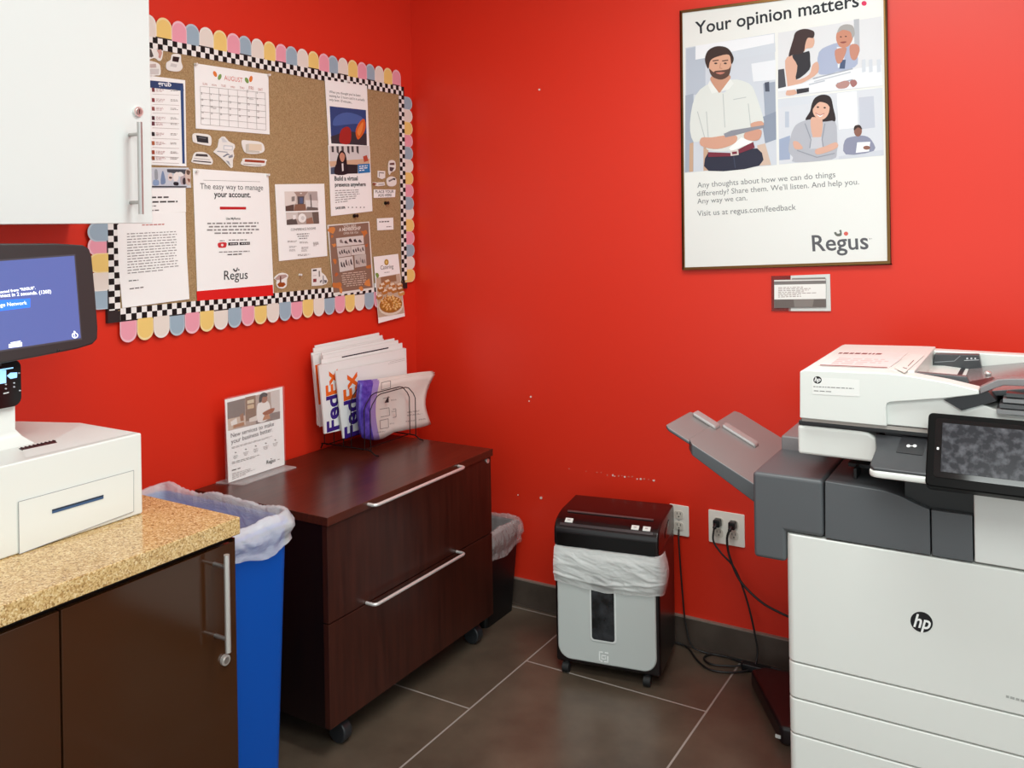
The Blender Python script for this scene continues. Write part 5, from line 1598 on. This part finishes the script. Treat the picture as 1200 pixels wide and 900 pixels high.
obj('panel_screen', MB().prism([tpt(x, t) + nn_ * 0.0016 for x, t in ((2.1065, 0.032), (PX1 - 0.02, 0.032), (PX1 - 0.02, dl - 0.022), (2.1065, dl - 0.022))], nn_ * 0.0006, SCRN), tpn, label='dim grey screen with painted glare')
obj('home_mark', MB().prism([tpt(x, t) + nn_ * 0.0016 for x, t in ((2.0975, 0.078), (2.1015, 0.078), (2.1015, 0.083), (2.0975, 0.083))], nn_ * 0.0004, ink('eeeeee')), tpn)
# document feeder lid
FY, BY = -0.872, -0.385
DX0 = 1.800
FH = lambda x, y: (YP(FY).hit(x, y).x, YP(FY).hit(x, y).z)
front = [(DX0, 1.037), (1.990, 1.037), (1.989, FH(1044, 471.5)[1] - 0.010), (1.9915, FH(1044, 471.5)[1] - 0.003), FH(1044, 471.5), FH(1107, 467), FH(1147.5, 462.3), FH(1147, 457.5), FH(1110, 448.5), FH(1069, 441), FH(1040, 437.5), (DX0 + 0.012, 1.150), (DX0 + 0.002, 1.146)]
lid = obj('feeder_lid', MB().prism([(x, FY, z) for x, z in front], (0, 0.055, 0), WPL), pr, bevel=0.0025)
CT = FH(1040, 437.5)
back = [(DX0, 1.037), (2.042, 1.037), (2.042, CT[1] + 0.001), (CT[0], CT[1]), (DX0 + 0.012, 1.1496), (DX0 + 0.002, 1.146)]
obj('feeder_cover', MB().prism([(x, FY + 0.0545, z) for x, z in back], (0, BY - FY - 0.0545, 0), WPL), pr, bevel=0.0025)
LSL = (CT[1] - 1.150) / (CT[0] - DX0 - 0.012)
obj('lid_front', MB().prism([(1.985, FY + 0.010, 1.038), (2.365, FY + 0.010, 1.038), (2.365, FY + 0.010, 1.085), (2.23, FY + 0.010, 1.085), (2.145, FY + 0.010, 1.112), (2.07, FY + 0.010, 1.118), (1.985, FY + 0.010, 1.116)], (0, 0.44, 0), WPL), pr, bevel=0.003)
obj('rear_rail', MB().box(2.040, PX1, BY - 0.045, BY, 1.04, 1.152, WPL), pr, bevel=0.004)
obj('feeder_throat', MB().box(2.043, 2.118, FY + 0.10, BY - 0.046, 1.10, 1.1150, M('throat_grey', '2f3033', 0.4)), pr)
# paper guides and input tray
FP = lambda y: YP(y)
g1 = [YP(-0.46).hit(*q) for q in ((1095, 415), (1147, 416), (1150, 432), (1090, 436))]
gd = obj('paper_guide', MB().prism(g1, (0, 0.03, 0), M('guide_grey', '3f4144', 0.4)), pr, bevel=0.002)
mb = MB(); s_ = Sheet(YP(-0.46), mb, 0.0006, crop=(1060, 400, 8.571))
for x in (630, 672, 710): s_.ell(x, 172, 10, 9, 'cfcfd2')
s_.line([(600, 192), (748, 186)], 5, 'cfcfd2'); s_.line([(300, 210), (500, 198), (560, 145)], 7, '8a8c90')
obj('size_marks', mb, gd)
g2 = [YP(FY + 0.085).hit(*q) for q in ((1074, 436.5), (1133, 441.5), (1138, 458), (1077, 450))]
obj('paper_guide', MB().prism(g2, (0, 0.02, 0), GPL), pr, bevel=0.002)
TRR = M('input_tray_grey', '7b7373', 0.22)
def iz(x): return 1.113 + max(0, x - 2.12) * 0.17
it = [(2.075, FY + 0.075), (2.145, FY + 0.06), (2.22, FY + 0.06), (2.365, FY + 0.06), (2.365, BY - 0.05), (2.075, BY - 0.05)]
def sheet_tray(pts, fz, t, mt, mt2):
    m_ = MB(); a_ = [(x, y, fz(x)) for x, y in pts]; b_ = [(x, y, fz(x) - t) for x, y in pts]
    m_.poly(a_, mt); m_.poly(b_, mt2)
    for i in range(len(a_)):
        j = (i + 1) % len(a_); m_.poly([a_[i], a_[j], b_[j], b_[i]], mt2)
    return m_
itr = obj('input_tray', sheet_tray([(2.044, FY + 0.058), (2.12, FY + 0.058), (2.365, FY + 0.034), (2.365, BY - 0.046), (2.12, BY - 0.046), (2.044, BY - 0.046)], iz, 0.012, TRR, GPL), pr, bevel=0.002)
arm = [FH(1148.5, 462), FH(1148, 454.5), FH(1169, 445), FH(1185, 444), (2.365, FH(1200, 444)[1] + 0.006), (2.365, FH(1200, 444)[1] - 0.012), FH(1176, 452), FH(1167, 455)]
obj('tray_arm', MB().prism([(x, FY + 0.002, z) for x, z in arm], (0, 0.03, 0), GPL2), itr, bevel=0.002)
obj('tray_button', MB().ball((2.175, FY + 0.28, iz(2.175) + 0.004), 0.008, 0.008, 0.006, CHROME), itr)
# dark exit bay under the input tray
obj('exit_bay', MB().prism([YP(FY + 0.004).hit(*q) for q in ((1106, 468.5), (1158, 459), (1168, 470), (1127, 481))], (0, 0.2, 0), M('exit_black', '222225', 0.35)), pr)
mb = MB()
for i in range(4):
    mb.box(2.205 + 0.006 * i, PX1, FY - 0.004 + 0.006 * i, FY + 0.30, 1.088 + 0.011 * i, 1.096 + 0.011 * i, M('stack_grey%d' % (i % 2), ('7d7d7e', '4f5052')[i % 2], 0.35))
obj('exit_shelf', mb, pr)
# label on the front of the lid
mb = MB(); s_ = Sheet(YP(FY - 0.0004), mb, crop=(920, 390, 4.286))
s_.poly([(135, 222), (375, 236), (375, 320), (138, 308)], M('label_film', 'e9e9e5', 0.3))
s_.ell(163, 237, 21, 18.5, '1f1e20', 10, 28)
s_.text('hp', (147, 243), (179, 245), 'f0f0ee', 0.03, shear=0.3)
s_.lines([(142, 266), (345, 276), (345, 284), (142, 274)], 1, '8d8c8a', 0.6, 4, 12)
s_.lines([(145, 288), (235, 293), (235, 299), (145, 294)], 1, '6d6c6a', 0.6, 5, 4)
obj('name_label', mb, lid, label='clear name label with a small round emblem')
# notice sheet lying on the feeder
M('tinted_notice', 'efe6e3', 0.3)
pp = Plane((DX0 + 0.012, 0, 1.1506), (-LSL, 0, 1))
mb = MB(); sh = Sheet(pp, mb, 0.0006)
mb.prism([pp.hit(*q) for q in ((959, 428.5), (987, 411), (1064, 413.5), (1041, 432))], (0, 0, 0.0005), M('tinted_notice', 'efe6e3', 0.3))
sh.lines([(985, 412.5), (1035, 413.5), (1031, 416), (981, 415)], 1, '7c3f3c', 0.6, 3, 8)
sh.poly([(984, 418), (1057, 420), (1043, 430), (973, 427)], 'e3d2d0')
sh.lines([(984, 419), (1056, 421), (1043, 429), (974, 426)], 4, 'd0b4b2', 0.5, 6, 6)
sh.line([(961, 427.6), (1040, 430.8)], 0.9, '8d3f3c')
lab(obj('notice_sheet', mb), 'pink tinted notice sheet lying on top of the printer document feeder', 'notice')
pp = Plane((CT[0], 0, CT[1] + 0.0012), (-0.03, 0, 1))
mb = MB(); sh = Sheet(pp, mb, 0.0006)
mb.prism([pp.hit(*q) for q in ((1048, 431.5), (1067, 414.5), (1083, 416.5), (1060, 437))], (0, 0, 0.0005), M('pale_label', 'efe6e1', 0.35))
sh.line([(1064, 429), (1071, 422)], 0.8, '5d5856'); sh.line([(1058, 430.5), (1063, 432)], 0.8, '5d5856')
obj('feeder_label', mb, pr)
